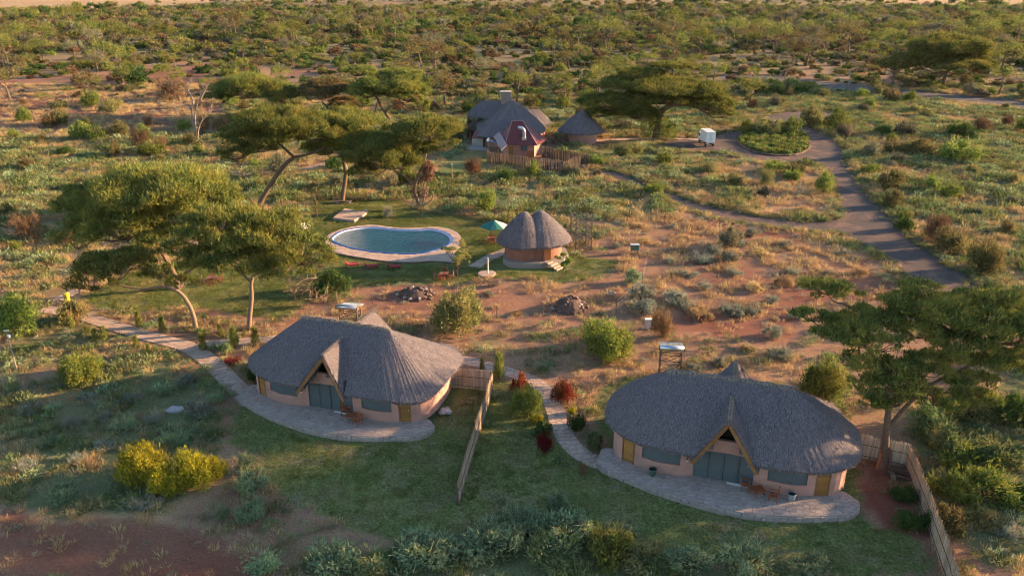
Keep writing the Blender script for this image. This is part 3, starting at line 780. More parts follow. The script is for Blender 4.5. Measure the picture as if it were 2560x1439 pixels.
# ------------------------------------------------------------------ swimming pool
def offset(pts, d):
    n = len(pts); out_ = []
    for i in range(n):
        a, b = pts[i-1], pts[(i+1) % n]; dx, dy = b[0]-a[0], b[1]-a[1]; l = math.hypot(dx, dy) or 1
        out_.append((pts[i][0] + dy/l*d, pts[i][1] - dx/l*d))
    return out_
ar = sum(POOL[i][0]*POOL[(i+1)%len(POOL)][1] - POOL[(i+1)%len(POOL)][0]*POOL[i][1] for i in range(len(POOL)))
if ar < 0: POOL = POOL[::-1]
DECK_PX = [(806,606),(820,588),(850,574),(890,565),(935,562),(975,567),(1010,570),(1050,569),(1090,567),(1122,572),(1144,582),(1154,597),(1150,616),(1134,632),(1146,648),(1138,656),(1115,654),(1080,652),(1030,655),(970,653),(910,645),(850,634),(815,622)]
DECK = catmull(poly(DECK_PX, .2), 3, True)
def ring_mesh(a, za, b, zb):
    mb = MB(); n = len(a)
    mb.add([(x, y, za) for x, y in a] + [(x, y, zb) for x, y in b], [(i, (i+1)%n, n+(i+1)%n, n+i) for i in range(n)]); return mb
pool = thing('swimming_pool', 'kidney-shaped swimming pool with blue tiled rim and teal water', 'pool', (0,0,0))
basin = ring_mesh(POOL, .16, offset(POOL, -.05), -1.5)
mb = MB(); tr = tessellate_polygon([[Vector((x,y,0)) for x,y in POOL]])
def flat(pts, z):
    mb = MB(); fs = []
    for a, b, c_ in tessellate_polygon([[Vector((x,y,0)) for x,y in pts]]):
        s_ = (pts[b][0]-pts[a][0])*(pts[c_][1]-pts[a][1]) - (pts[c_][0]-pts[a][0])*(pts[b][1]-pts[a][1])
        fs.append((a,b,c_) if s_ > 0 else (a,c_,b))
    return mb.add([(x,y,z) for x,y in pts], fs)
fl = flat(POOL, -1.45); basin.add(fl.v, fl.f); basin.build('basin', M['poolfloor'], pool)
inner = ring_mesh(offset(POOL,-.22), .04, offset(POOL,-.03), .25); inner.build('waterline_tiles', M['poolwhite'], pool)
rim = ring_mesh(offset(POOL,.22), .268, offset(POOL,-.02), .268); r2 = ring_mesh(offset(POOL,-.02), .268, offset(POOL,-.06), .20); rim.add(r2.v, r2.f)
r3 = ring_mesh(offset(POOL,.235), .05, offset(POOL,.22), .268); rim.add(r3.v, r3.f); rim.build('tiled_rim', M['tileblue'], pool)
m, t, bs, out = nt('pool_water'); t.nodes.remove(bs)
tr_ = N(t, 'ShaderNodeBsdfTransparent'); tr_.inputs[0].default_value = (.20,.55,.62,1); gl = N(t, 'ShaderNodeBsdfGlossy'); gl.inputs['Roughness'].default_value = .03
df = N(t, 'ShaderNodeBsdfDiffuse'); df.inputs[0].default_value = (.004,.085,.105,1)
fr = N(t, 'ShaderNodeFresnel'); fr.inputs[0].default_value = 1.33; mx = N(t, 'ShaderNodeMixShader'); mx2 = N(t, 'ShaderNodeMixShader'); mx2.inputs[0].default_value = .55
bp = N(t, 'ShaderNodeBump'); bp.inputs['Strength'].default_value = 1.0; bp.inputs['Distance'].default_value = .12
ge = N(t, 'ShaderNodeNewGeometry'); mp = N(t, 'ShaderNodeMapping'); mp.inputs['Scale'].default_value = (1.2,2.6,1); t.links.new(ge.outputs['Position'], mp.inputs[0])
t.links.new(noise(t, 1.6, 4, .6, mp.outputs[0], .8), bp.inputs['Height'])
for q in (fr, gl): t.links.new(bp.outputs[0], q.inputs['Normal'])
t.links.new(tr_.outputs[0], mx2.inputs[1]); t.links.new(df.outputs[0], mx2.inputs[2])
t.links.new(fr.outputs[0], mx.inputs[0]); t.links.new(mx2.outputs[0], mx.inputs[1]); t.links.new(gl.outputs[0], mx.inputs[2]); t.links.new(mx.outputs[0], out.inputs[0])
flat(offset(POOL,-.08), .13).build('water', m, pool)
deck = ring_mesh(offset(POOL,.2), .17, offset(POOL,.2), -.3); n = len(DECK)
hole = offset(POOL, .2); dm = MB(); V_ = [Vector((x,y,0)) for x,y in DECK]; H_ = [Vector((x,y,0)) for x,y in hole]
tri = tessellate_polygon([V_, H_]); allp = DECK + hole; fs = []
for a, b, c_ in tri:
    s_ = (allp[b][0]-allp[a][0])*(allp[c_][1]-allp[a][1]) - (allp[c_][0]-allp[a][0])*(allp[b][1]-allp[a][1]); fs.append((a,b,c_) if s_ > 0 else (a,c_,b))
dm.add([(x,y,.20) for x,y in allp], fs); sk = ring_mesh(DECK, -.1, DECK, .20); dm.add(sk.v, sk.f); dm.add(sk.v, [f[::-1] for f in sk.f])
deck = dm.build('pool_deck', M['mortar']); tag(deck, kind='structure')
cells = [c for c in paving(DECK, .62, 31)]
hb = [(x, y) for x, y in hole]
def cell_ok(c):
    cx = sum(p[0] for p in c[1])/len(c[1]); cy = sum(p[1] for p in c[1])/len(c[1])
    return not inside(np.array([cx]), np.array([cy]), offset(POOL,.42))[0]
cells = [c for c in cells if cell_ok(c)]
lay(cells, .201, .03, .04, M['stone_tan'], deck, 31)

# ------------------------------------------------------------------ thatch helpers for huts
def thatch_obj(name, eave, top, root, nr, nstraw, th=.25, bulge=0, seed=1, ln=.36, wd=.05, keep=None):
    g = np.random.default_rng(seed); rf = thatch_roof(eave, top, nr, th, keep, bulge); o = rf.build(name, M['thatch'], root)
    S = straw_on(rf, nstraw, ln, wd, .25, g=g); S2 = fringe(eave, nstraw//5, th, .35, wd, g)
    tag(link('straw', npmesh('straw', np.concatenate([S, S2]), M['straw']), o), kind='stuff'); return o
def dens(pts, k):
    out_ = []; n = len(pts)
    for i in range(n):
        a, b = pts[i], pts[(i+1) % n]
        for j in range(k): t_ = j/k; out_.append(tuple(a[q] + (b[q]-a[q])*t_ for q in range(len(a))))
    return out_
def cone(c, r, ze, za, n=56, tip=.25, wob=.06, seed=0):
    g = random.Random(seed); ev, tp = [], []
    for i in range(n):
        a = 2*math.pi*i/n; rr = r*(1 + wob*.3*math.sin(a*3+seed)); ev.append((c[0]+rr*math.cos(a), c[1]+rr*math.sin(a), ze + g.uniform(-.04,.04)))
        tp.append((c[0]+tip*math.cos(a), c[1]+tip*math.sin(a), za))
    return ev, tp

# pool hut: twin cones
hut = thing('pool_hut', 'twin-peaked thatched hut with terracotta wall beside the pool', 'hut', (1.5,91.6,0))
def rel(pts, o): return [tuple([p[0]-o[0], p[1]-o[1]] + list(p[2:])) for p in pts]
O = (1.5,91.6)
c1, c2 = (0,0), (1.95,.6)
MB().prism([(-2.6,-1.2),(-1.9,-2.6),(0,-3.05),(1.8,-2.9),(3.1,-2.4),(4.7,-1.6),(5.4,0),(5.2,2.4),(3,4),(0,3),(-2.4,1.5)], -.1, .72).build('plinth', M['mortar'], hut)
w = MB().lathe([(2.4,.6),(2.4,3.4)], 40, (0,0,0)); w.lathe([(2.65,.6),(2.65,3.2)], 40, (1.95,.6,0)); w.build('wall', M['terracotta'], hut)
MB().box((2.2,-1.75,1.9),(.2,1.5,2.6), .2).build('entrance_wall', M['terracotta'], hut)
MB().box((2.75,-1.93,1.7),(.8,.1,2.0), .15).build('doorway', M['wood'], hut)
for a in (math.radians(-158),math.radians(-140)): MB().box((2.39*math.cos(a),2.39*math.sin(a),2.85),(.1,.42,.36),a).build('window', M['dark'], hut)
for a in (math.radians(-38),math.radians(-20)): MB().box((1.95+2.64*math.cos(a),.6+2.64*math.sin(a),2.55),(.1,.36,.34),a).build('window', M['dark'], hut)
for k in range(4): MB().box((3.05+k*.34,-2.35-k*.3,.62-k*.16),(.42,1.3,.17),-.70).build('step', M['stone_tan'], hut)
e, tp = cone(c1, 3.4, 2.72, 5.95, seed=1, tip=.5); thatch_obj('left_cone_roof', e, tp, hut, 12, 4200, .26, .2, 41, .22, .035)
e, tp = cone(c2, 3.7, 2.70, 5.95, seed=2, tip=.5); thatch_obj('right_cone_roof', e, tp, hut, 12, 4200, .26, .2, 42, .22, .035)
for q, c_ in enumerate((c1, c2)): MB().lathe([(.58,-.12),(.5,.05),(.34,.17),(.08,.22)], 14, (c_[0],c_[1],5.93)).build('roof_cap', M['thatch'], hut)

# round hut at the lodge
rh = thing('round_hut', 'round pink hut with dark conical thatch beside the lodge', 'hut', (13.95,160.3,0))
MB().lathe([(3.15,-.1),(3.15,2.6)], 44).build('wall', M['pink'], rh); e, tp = cone((0,0), 4.65, 2.45, 6.35, seed=4)
thatch_obj('thatch_roof', e, tp, rh, 12, 3600, .25, .05, 43, .4, .06); MB().lathe([(.3,-.1),(.22,.15),(.05,.35)], 10, (0,0,6.35)).build('roof_cap', M['thatch'], rh)
MB().box((3.13*math.cos(math.radians(200)),3.13*math.sin(math.radians(200)),1.05),(.12,.95,2.1),math.radians(200)).build('door', M['redwood'], rh)

# main lodge
lodge = thing('main_lodge', 'large thatched lodge with chimney and raised open deck', 'lodge', (0,160,0)); LO = (0,160)
wallp = [(-5.4,155.8),(-1.5,154.4),(3,154.8),(5.2,158.8),(5.9,165),(5.2,173),(-3,174.5),(-5.6,170),(-5.6,161)]
MB().prism(rel(wallp, LO), -.1, 2.9).build('wall', M['pink'], lodge)
MB().prism(rel([(3.2,166.2),(5.9,164.6),(7.0,166.6),(6.6,173),(3.2,173.5)], LO), -.1, 2.7).build('east_wall', M['pink'], lodge)
ev = rel(dens([(-6.7,154.3,2.3),(-2,152.6,2.4),(3,153.3,2.4),(6.5,158.2,2.5),(7,165,2.7),(6,174,3),(-3,176,3.2),(-7,172,3.5),(-7.2,162,3.1)], 8), LO)
thatch_obj('main_roof', ev, [(-.15+.25*math.cos(i), 5.4+.25*math.sin(i), 7.65) for i in range(len(ev))], lodge, 14, 5200, .25, -.15, 44, .45, .07)
ev = rel(dens([(-9.3,163.8,4.45),(-3.4,160.9,4.45),(-2.8,170.5,4.45),(-8.9,171.6,4.45)], 12), LO); tp = []
for p in ev:
    u = max(0, min(1, (p[0]+9.3)/6)); tp.append((-6.6+u*6.2, 7.3-u*1.6+.1*(1 if p[1] > 6 else -1), 7.0+.35*u))
thatch_obj('deck_roof', ev, tp, lodge, 10, 2600, .22, -.05, 45, .45, .07)
ev = rel(dens([(2.5,164.5,2.75),(6.4,164.2,2.65),(8.3,167.4,2.5),(7.5,174,2.6),(3,175,2.8)], 10), LO); tp = []
for p in ev:
    u = max(0, min(1, (p[0]-2.5)/5.5)); tp.append((.8+u*4.9, 8.6+u*1.1+.08*(1 if p[1] > 9 else -1), 5.3-.5*u))
thatch_obj('east_roof', ev, tp, lodge, 10, 1800, .22, -.05, 46, .45, .07)
ch = MB(); ch.box((-1.25,5.6,7.3),(2.0,1.5,3.6)); ch = ch.build('chimney', M['brick'], lodge)
MB().box((-1.25,5.6,9.16),(2.3,1.8,.14)).build('chimney_cap', M['concrete'], ch)
for k in range(6): MB().box((-1.25,4.83,5.8+k*.55),(2.02,.06,.5)).build('block_course', M['brick'], ch)
dk = MB().box((-6.2,5.6,1.85),(6.0,7.2,.22)).build('deck_floor', M['darkwood'], lodge)
for x in (-9.0,-7.5,-6.0): MB().tube([(x,2.3+(x+9)*-.28,0),(x,2.3+(x+9)*-.28,4.5)], .12, 6).build('post', M['darkwood'], lodge)
for y in (5.2,8.2): MB().tube([(-9.0,y,0),(-9.0,y,4.5)], .12, 6).build('post', M['darkwood'], lodge)
rl = MB()
for x0, x1 in ((-9.0,-7.5),(-7.5,-6.0),(-6.0,-4.2)):
    y0, y1 = 2.3+(x0+9)*-.28, 2.3+(x1+9)*-.28
    for z in (2.3,2.65,3.0): rl.bar((x0,y0,z),(x1,y1,z),.09)
    rl.bar((x0,y0,2.0),(x1,y1,3.0),.08); rl.bar((x0,y0,3.0),(x1,y1,2.0),.08)
for z in (2.3,2.65,3.0): rl.bar((-9,2.3,z),(-9,8.2,z),.09)
rl.build('railing', M['darkwood'], lodge)
MB().box((-6.2,3.2,1.0),(4.6,.3,1.6)).build('under_deck_screen', M['darkwood'], lodge)
MB().add([(-7.8,-5.2,1.9),(-5.2,-5.8,2.0),(-4.9,-3.6,2.9),(-7.4,-3.2,2.8),(-7.8,-5.2,1.8),(-5.2,-5.8,1.9),(-4.9,-3.6,2.8),(-7.4,-3.2,2.7)], [(0,1,2,3),(7,6,5,4),(0,4,5,1),(1,5,6,2),(2,6,7,3),(3,7,4,0)]).build('lean_to_roof', M['redroof'], lodge)
MB().box((-6.6,-4.0,1.0),(2.2,1.6,2.0), -.2).build('store_wall', M['concrete'], lodge)
MB().prism([(-11,-6.5),(-5,-7.5),(-4.5,-5),(-9,-3.5)], -.05, .06).build('paved_apron', M['concrete'], lodge)

# kitchen pavilion
kit = thing('kitchen_pavilion', 'pink kitchen pavilion with red sheet roof and bent steel flue', 'building', (1.9,150.5,0)); KO = (1.9,150.5)
kev = [(-1.3,146.4),(4.7,146.0),(6.6,151.2),(5.2,155.8),(-1.6,155.8),(-3.1,151.2)]; ke = rel(kev, KO)
kw = [(x*.80, y*.80) for x, y in ke]; MB().prism(kw, -.1, 2.75).build('wall', M['pink'], kit)
RL, RR = (-1.9,0,5.95), (.15,0,5.95)
E6 = [(x, y, 2.35) for x, y in ke]
faces = [[E6[0],E6[1],RR,RL],[E6[1],E6[2],RR],[E6[2],E6[3],RR],[E6[3],E6[4],RL,RR],[E6[4],E6[5],RL],[E6[5],E6[0],RL]]
for f in faces:
    a, b = Vector(f[0]), Vector(f[1]); o = MB(); o.add([tuple(Vector(p)) for p in f] + [tuple(Vector(p)-Vector((0,0,.08))) for p in f], [tuple(range(len(f))), tuple(range(2*len(f)-1, len(f)-1, -1)), (1,0,len(f),len(f)+1)])
    ob = o.build('roof_panel', M['redroof'], kit); ribs = MB(); k = int((b-a).length/.55)
    tA, tB = Vector(f[-1]), Vector(f[2]) if len(f) == 4 else Vector(f[-1])
    for j in range(1, k):
        u = j/k; p = a.lerp(b, u); d = (tA.lerp(tB, .5) - a.lerp(b, .5)); nrm = (b-a).cross(d).normalized()
        # rib runs straight up the slope until it meets the hip
        ax = (b-a).normalized(); up = (d - ax*d.dot(ax)); Lm = 1.0
        wdt = (b-a).length; s = (p-a).length; lt = (tA-a).dot(ax); rt = (tB-a).dot(ax)
        if s < lt: Lm = s/lt
        elif s > rt: Lm = (wdt-s)/(wdt-rt)
        q = p + up*max(.05, Lm*.985); ribs.bar(p+nrm*.025, q+nrm*.025, .05, .04)
    ribs.build('sheet_ribs', M['redroof'], ob)
for i, (a, b) in enumerate(((E6[0],RL),(E6[1],RR),(E6[2],RR),(E6[3],RR),(E6[4],RL),(E6[5],RL),(RL,RR))):
    MB().bar((a[0],a[1],a[2]+.06),(b[0],b[1],b[2]+.06),.17,.05).build('ridge_flashing', M['ridgecap'], kit)
fx, fy = .35, -3.0
MB().tube([(fx,fy,2.9),(fx,fy,3.9),(fx,fy,4.5),(fx-.12,fy,4.95),(fx-.42,fy,5.2),(fx-.85,fy,5.28),(fx-1.15,fy,5.28)], .34, 12, cap=False).build('flue_pipe', M['metal'], kit, smooth=True)
MB().box((fx+.0,fy-.05,3.15),(.9,.9,.8)).build('flue_cowl', M['metal'], kit)
y0 = kw[0][1]
MB().box((-2.1,-3.72,1.0),(.85,.1,2.0), -.05).build('door', M['wood'], kit); w_ = MB().box((.35,-3.69,1.7),(1.25,.1,1.05), -.05).build('window', M['rail'], kit); MB().box((.35,-3.75,1.7),(1.1,.04,.9), -.05).build('pane', M['greyblind'], w_)
MB().box((1.5,-4.2,.65),(1.2,.6,1.3)).build('cupboard', M['redwood'], kit)
q = [P(1234,341,3.1)+(3.1,), P(1249,329,3.6)+(3.6,), P(1268,362,2.9)+(2.9,), P(1253,376,2.3)+(2.3,)]
q = [(a-KO[0], b-KO[1], z) for a, b, z in q]
o = MB().add(q + [(a,b,z-.07) for a,b,z in q], [(3,2,1,0),(4,5,6,7),(0,1,5,4),(1,2,6,5),(2,3,7,6),(3,0,4,7)]); o.build('porch_roof', M['ridgecap'], kit)
MB().bar((q[3][0]+.2,q[3][1]+.2,0),(q[3][0]+.2,q[3][1]+.2,2.2),.14).build('porch_post', M['log'], kit); MB().bar((q[0][0]+.2,q[0][1]+.2,0),(q[0][0]+.2,q[0][1]+.2,3.0),.14).build('porch_post', M['log'], kit)

# walkway bridge
br = thing('wooden_footbridge', 'small wooden footbridge with cross-braced rails beside the round hut', 'bridge', (8.9,158.3,0))
for k in range(16): MB().box((-2.2+k*.3,0,.58),(.27,1.5,.07)).build('plank', M['log'], br)
for s in (-.75,.75):
    b = MB()
    for k in range(4): b.bar((-2.2+k*1.5,s,0),(-2.2+k*1.5,s,1.55),.1)
    b.bar((-2.2,s,1.5),(2.3,s,1.5),.09); b.bar((-2.2,s,1.1),(2.3,s,1.1),.07)
    for k in range(3): b.bar((-2.2+k*1.5,s,.7),(-.7+k*1.5,s,1.5),.06); b.bar((-2.2+k*1.5,s,1.5),(-.7+k*1.5,s,.7),.06)
    b.build('railing', M['darkwood'], br)

# ------------------------------------------------------------------ fences
def pole_fence(name, label, pts, h, r, gap, seed, mat_='log', rails=(.35,1.5)):
    g = random.Random(seed); o = thing(name, label, 'fence', (pts[0][0],pts[0][1],0)); mb = MB(); O_ = pts[0]
    for a, b in zip(pts, pts[1:]):
        L = math.hypot(b[0]-a[0], b[1]-a[1]); n_ = int(L/gap)
        for k in range(n_+1):
            t_ = k/n_; x = a[0]+(b[0]-a[0])*t_+g.uniform(-.03,.03)-O_[0]; y = a[1]+(b[1]-a[1])*t_+g.uniform(-.03,.03)-O_[1]; hh = h*g.uniform(.95,1.03)
            mb.tube([(x,y,-.1),(x+g.uniform(-.04,.04),y,hh)], [r*g.uniform(.85,1.2), r*g.uniform(.6,.95)], 5)
        for z in rails: MB().bar((a[0]-O_[0],a[1]-O_[1]+r*1.6,z),(b[0]-O_[0],b[1]-O_[1]+r*1.6,z),.07).build('rail', M['rail'], o)
    tag(mb.build('poles', M[mat_], o), kind='stuff'); return o
pole_fence('log_fence', 'rough log palisade in front of the red-roofed kitchen yard', [(-4.46,143.6),(-4.46,141.9),(2.0,138.3),(8.78,134.5),(11.97,138.65)], 2.1, .085, .19, 51)
pole_fence('log_fence', 'rear log palisade running from kitchen to yard gate', [(5.6,147.0),(9.8,143.4),(13.6,140.2)], 2.0, .085, .19, 52)
def reed_fence(label, pts, h, seed):
    g = np.random.default_rng(seed); o = thing('reed_fence', label, 'fence', (pts[0][0],pts[0][1],0), group='reed fences beside the cottages'); O_ = np.array([pts[0][0],pts[0][1],0]); Q = []
    for a, b in zip(pts, pts[1:]):
        a = np.array([*a,0.]); b = np.array([*b,0.]); L = np.linalg.norm(b-a); d = (b-a)/L; nn = np.array([-d[1],d[0],0])
        for layer in (-.035,.035):
            n_ = int(L/.032); u = (np.arange(n_)+.5+g.uniform(-.4,.4,n_))/n_; p = a + np.outer(u, b-a) + nn*(layer+g.normal(size=(n_,1))*.012) - O_
            w = d*.026*g.uniform(.7,1.4,(n_,1)); hh = h*(.93+.09*g.random((n_,1)) + .05*np.sin(u[:,None]*L*.9+seed)); lean = d*g.normal(size=(n_,1))*.05 + nn*g.normal(size=(n_,1))*.03
            z0 = np.array([0,0,.04]); top = p + lean + np.array([0,0,1])*hh
            Q.append(np.stack([p-w+z0, p+w+z0, top+w*.8, top-w*.8], 1))
        for z in (.28,h*.62):
            for s in (-.07,.07):
                q0, q1 = a-O_+nn*s, b-O_+nn*s; MB().bar((q0[0],q0[1],z),(q1[0],q1[1],z),.035).build('rail', M['rail'], o)
        k = max(1, int(L/3.2))
        for i in range(k+1):
            q = a + (b-a)*i/k - O_ + nn*(-.11 if seed == 61 else .11); MB().tube([(q[0],q[1],-.1),(q[0],q[1],h*.99)], .05, 6).build('post', M['log'], o)
    tag(link('reeds', npmesh('reeds', np.concatenate(Q), M['reed']), o), kind='stuff'); return o
F1 = [P(1118,965), P(1231,977), P(1215,1035), P(1190,1110), P(1146,1262)]
F2 = [P(2080,1128), P(2170,1148), P(2262,1168), P(2290,1235), P(2325,1330), P(2362,1439), P(2385,1520)]
reed_fence('reed fence on the lawn between the two cottages', F1, 1.9, 61)
reed_fence('reed fence around the back yard of the lower right cottage', F2, 1.95, 62)
# ------------------------------------------------------------------ small objects
def W(px, py, z=0.0): x, y = P(px, py); return (x, y, z)
# solar water heaters on towers
def solar_heater(pos, rz, label, h, w=2.1, brown=True):
    o = thing('solar_water_heater', label, 'solar heater', pos, rz, 'solar water heaters behind the cottages')
    fr = MB(); mt = M['steel_brown']
    for x in (-w*.42, w*.42):
        for y in (-.55,.55): MB().bar((x,y,0),(x,y,h),.09).build('leg', mt, o)
    for z in (h*.35,h*.68,h):
        for y in (-.55,.55): fr.bar((-w*.42,y,z),(w*.42,y,z),.06)
        for x in (-w*.42,w*.42): fr.bar((x,-.55,z),(x,.55,z),.06)
    zs = (0,h*.35,h*.68,h)
    for z0, z1 in zip(zs, zs[1:]):
        for y in (-.55,.55): fr.bar((-w*.42,y,z0),(w*.42,y,z1),.045); fr.bar((w*.42,y,z0),(-w*.42,y,z1),.045)
        for x in (-w*.42,w*.42): fr.bar((x,-.55,z0),(x,.55,z1),.045)
    fr.build('bracing', mt, o)
    MB().tube([(-w/2,-.62,h+.42),(w/2,-.62,h+.42)], .26, 14).build('tank', M['metal'], o, smooth=True)
    for x in (-w/2-.02, w/2+.02): MB().tube([(x-.02,-.62,h+.42),(x+.02,-.62,h+.42)], .27, 14).build('tank_end', M['rail'], o)
    n_ = 20
    for k in range(n_):
        x = -w*.47 + w*.94*k/(n_-1); MB().tube([(x,-.42,h+.42),(x,1.15,h+.06)], .036, 6).build('tube', M['glasstube'], o)
    MB().box((0,1.18,h+.05),(w*.97,.08,.08)).build('tube_rail', M['metal'], o)
    f2 = MB()
    for x in (-w*.42,w*.42): f2.bar((x,-.55,h),(x,1.15,h),.05); f2.bar((x,-.62,h),(x,-.62,h+.2),.05)
    f2.build('tank_frame', mt, o); return o
solar_heater(W(1672,943), math.radians(-8), 'solar water heater on brown lattice tower behind lower right cottage', 2.75)
solar_heater(W(880,835), math.radians(-10), 'solar water heater rising behind the ridge of the pool-side cottage', 2.75)
# lodge panel
o = thing('solar_panel_stand', 'flat blue solar heater on thin stand by the kitchen porch', 'solar heater', (-3.6,147.5,0))
p = MB().box((0,0,0),(2.0,1.5,.08), M=Matrix.Translation((.2,0,2.75)) @ Matrix.Rotation(math.radians(10),4,'Y')); p.build('panel', M['panelblue'], o)
MB().tube([(-.95,-.8,3.05),(-.75,.8,3.1)], .22, 12).build('tank', M['white'], o, smooth=True)
for x, y in ((-.7,-.6),(1.0,-.6),(-.7,.6),(1.0,.6)): MB().bar((x,y,0),(x,y,2.7-.17*x),.07).build('leg', M['wire'], o)

# steel tank stand
o = thing('steel_tank_stand', 'bare steel lattice tank stand right of the pool hut', 'tower', (8.75,96.0,0), .25)
s_, hh = 1.05, 4.7
for x in (-s_,s_):
    for y in (-s_,s_): MB().bar((x,y,0),(x,y,hh),.12).build('leg', M['angle'], o)
zz = (0.3,1.6,2.95,4.3)
for z in zz:
    for a, b in (((-s_,-s_),(s_,-s_)),((s_,-s_),(s_,s_)),((s_,s_),(-s_,s_)),((-s_,s_),(-s_,-s_))): MB().bar((*a,z),(*b,z),.085).build('girt', M['angle'], o)
for z0, z1 in zip(zz, zz[1:]):
    for a, b in (((-s_,-s_),(s_,-s_)),((s_,-s_),(s_,s_)),((s_,s_),(-s_,s_)),((-s_,s_),(-s_,-s_))): MB().bar((*a,z0),(*b,z1),.075).build('brace', M['angle'], o)

# parasol
def parasol(pos, label, r, seed, mats=('greenumb','paleumb')):
    o = thing('parasol', label, 'parasol', pos, seed); MB().tube([(0,0,0),(0,0,2.75)], .035, 6).build('pole', M['darkwood'], o)
    for k in range(6):
        a0, a1 = k*math.pi/3, (k+1)*math.pi/3
        p = [(0,0,2.8),(r*math.cos(a0),r*math.sin(a0),1.95),(r*math.cos((a0+a1)/2)*.93,r*math.sin((a0+a1)/2)*.93,2.02),(r*math.cos(a1),r*math.sin(a1),1.95)]
        MB().add(p + [(x,y,z-.02) for x,y,z in p], [(0,1,2,3),(7,6,5,4),(1,5,6,2),(2,6,7,3)]).build('canopy_panel', M[mats[1] if k in (0,5) else mats[0]], o)
        MB().bar((0,0,2.74),(p[1][0]*.97,p[1][1]*.97,1.93),.03).build('rib', M['darkwood'], o)
    MB().lathe([(.06,0),(.05,.08),(.01,.14)], 8, (0,0,2.78)).build('finial', M['darkwood'], o); MB().lathe([(.28,0),(.24,.08),(.05,.1)], 12).build('base', M['concrete'], o)
    return o
parasol(W(1236,601), 'green and cream parasol over a table left of the pool hut', 1.85, .25)
parasol(W(752,602), 'pale parasol half hidden behind the tree left of the pool', 1.5, .1, ('paleumb','paleumb'))
# tables and chairs
def table(pos, rz, label, w=1.0, d=1.0):
    o = thing('wooden_table', label, 'table', pos, rz)
    for k in range(5): MB().box((-w/2+w*(k+.5)/5,0,.73),(w/5-.015,d,.04)).build('slat', M['redwood'], o)
    for x in (-w*.42,w*.42):
        for y in (-d*.42,d*.42): MB().box((x,y,.355),(.07,.07,.71)).build('leg', M['redwood'], o)
    b = MB()
    for y in (-d*.42,d*.42): b.box((0,y,.66),(w*.77,.04,.09))
    b.build('apron', M['redwood'], o); return o
def chair(pos, rz, label, group='wooden chairs around the lawn tables', m='redwood'):
    o = thing('wooden_chair', label, 'chair', pos, rz, group)
    MB().box((0,0,.45),(.48,.48,.05)).build('seat', M[m], o)
    for x in (-.21,.21):
        MB().box((x,-.21,.21),(.05,.05,.42)).build('leg', M[m], o); MB().bar((x,.21,0),(x,.27,1.05),.05).build('leg', M[m], o)
    for z in (.62,.78,.96): MB().box((0,.215+.058*z,z),(.42,.03,.09)).build('back_slat', M[m], o)
    return o
for (px, py), nm, rz, near in (((532,707),'shaded table under the big acacia',.25,''),((1110,697),'table beside the small tree below the pool',-.1,''),((1229,607),'parasol table',.1,'')):
    x, y, z = W(px, py); table((x,y,0), rz, {'shaded table under the big acacia':'square red-brown table on the grass under the big left acacias','table beside the small tree below the pool':'square red-brown table beside the small tree below the pool','parasol table':'square red-brown table under the green and cream parasol'}[nm])
    for k, w_ in enumerate(('right','far','left','near')):
        a = rz + k*math.pi/2; chair((x+.85*math.cos(a), y+.85*math.sin(a), 0), a - math.pi/2, 'red-brown chair on the %s side of the %s' % (w_, nm))
# loungers
for i, ((px, py), lb) in enumerate((((880,668),'red-cushioned sun lounger, leftmost of the three below the pool'),((928,672),'red-cushioned sun lounger, middle of the three below the pool'),((985,673),'red-cushioned sun lounger, rightmost of the three below the pool'))):
    x, y, _ = W(px, py); o = thing('sun_lounger', lb, 'sun lounger', (x,y,0), math.radians(-72), 'sun loungers below the pool'); o.scale = (.9,.85,.95)
    f = MB(); f.box((.32,0,.33),(.06,1.9,.08)); f.box((-.32,0,.33),(.06,1.9,.08)); f.box((0,-.9,.33),(.58,.06,.08)); f.box((0,.9,.33),(.58,.06,.08)); f.build('frame', M['darkwood'], o)
    for lx in (-.3,.3):
        for ly in (-.8,.8): MB().box((lx,ly,.145),(.07,.07,.29)).build('leg', M['darkwood'], o)
    MB().box((0,.3,.43),(.6,1.25,.11)).build('cushion', M['red'], o)
    MB().box((0,0,0),(.6,.75,.11), M=Matrix.Translation((0,-.62,.62)) @ Matrix.Rotation(math.radians(-38),4,'X')).build('back_cushion', M['red'], o)
# stone platform
o = thing('stone_platform', 'low square stone platform on the lawn above the pool', 'platform', (-23.4,110.8,0)); pp = rel([P(832,545,.35),P(886,551,.35),P(917,531,.35),P(862,521,.35)], (-23.4,110.8))
MB().prism(pp, -.1, .36).build('base', M['mortar'], o)
lay(paving(pp, .85, 71), .361, .035, .05, M['stone_tan'], o, 71)
for k in range(3): MB().box((1.2+k*.42,-1.6+k*1.05,.2),(.28,.8,.4), -1.1).build('block', M['palerock'], o)
# shower
o = thing('outdoor_shower', 'outdoor shower post on round stone base by the pool hut', 'shower', W(1217,686)); MB().lathe([(1.05,-.05),(1.05,.16),(.92,.18)], 22).build('base', M['stone_tan'], o)
MB().tube([(0.15,0,.1),(.15,0,2.1)], .06, 8).build('post', M['white'], o); MB().tube([(.15,0,2.05),(-.1,0,2.1)], .03, 6).build('arm', M['metal'], o)
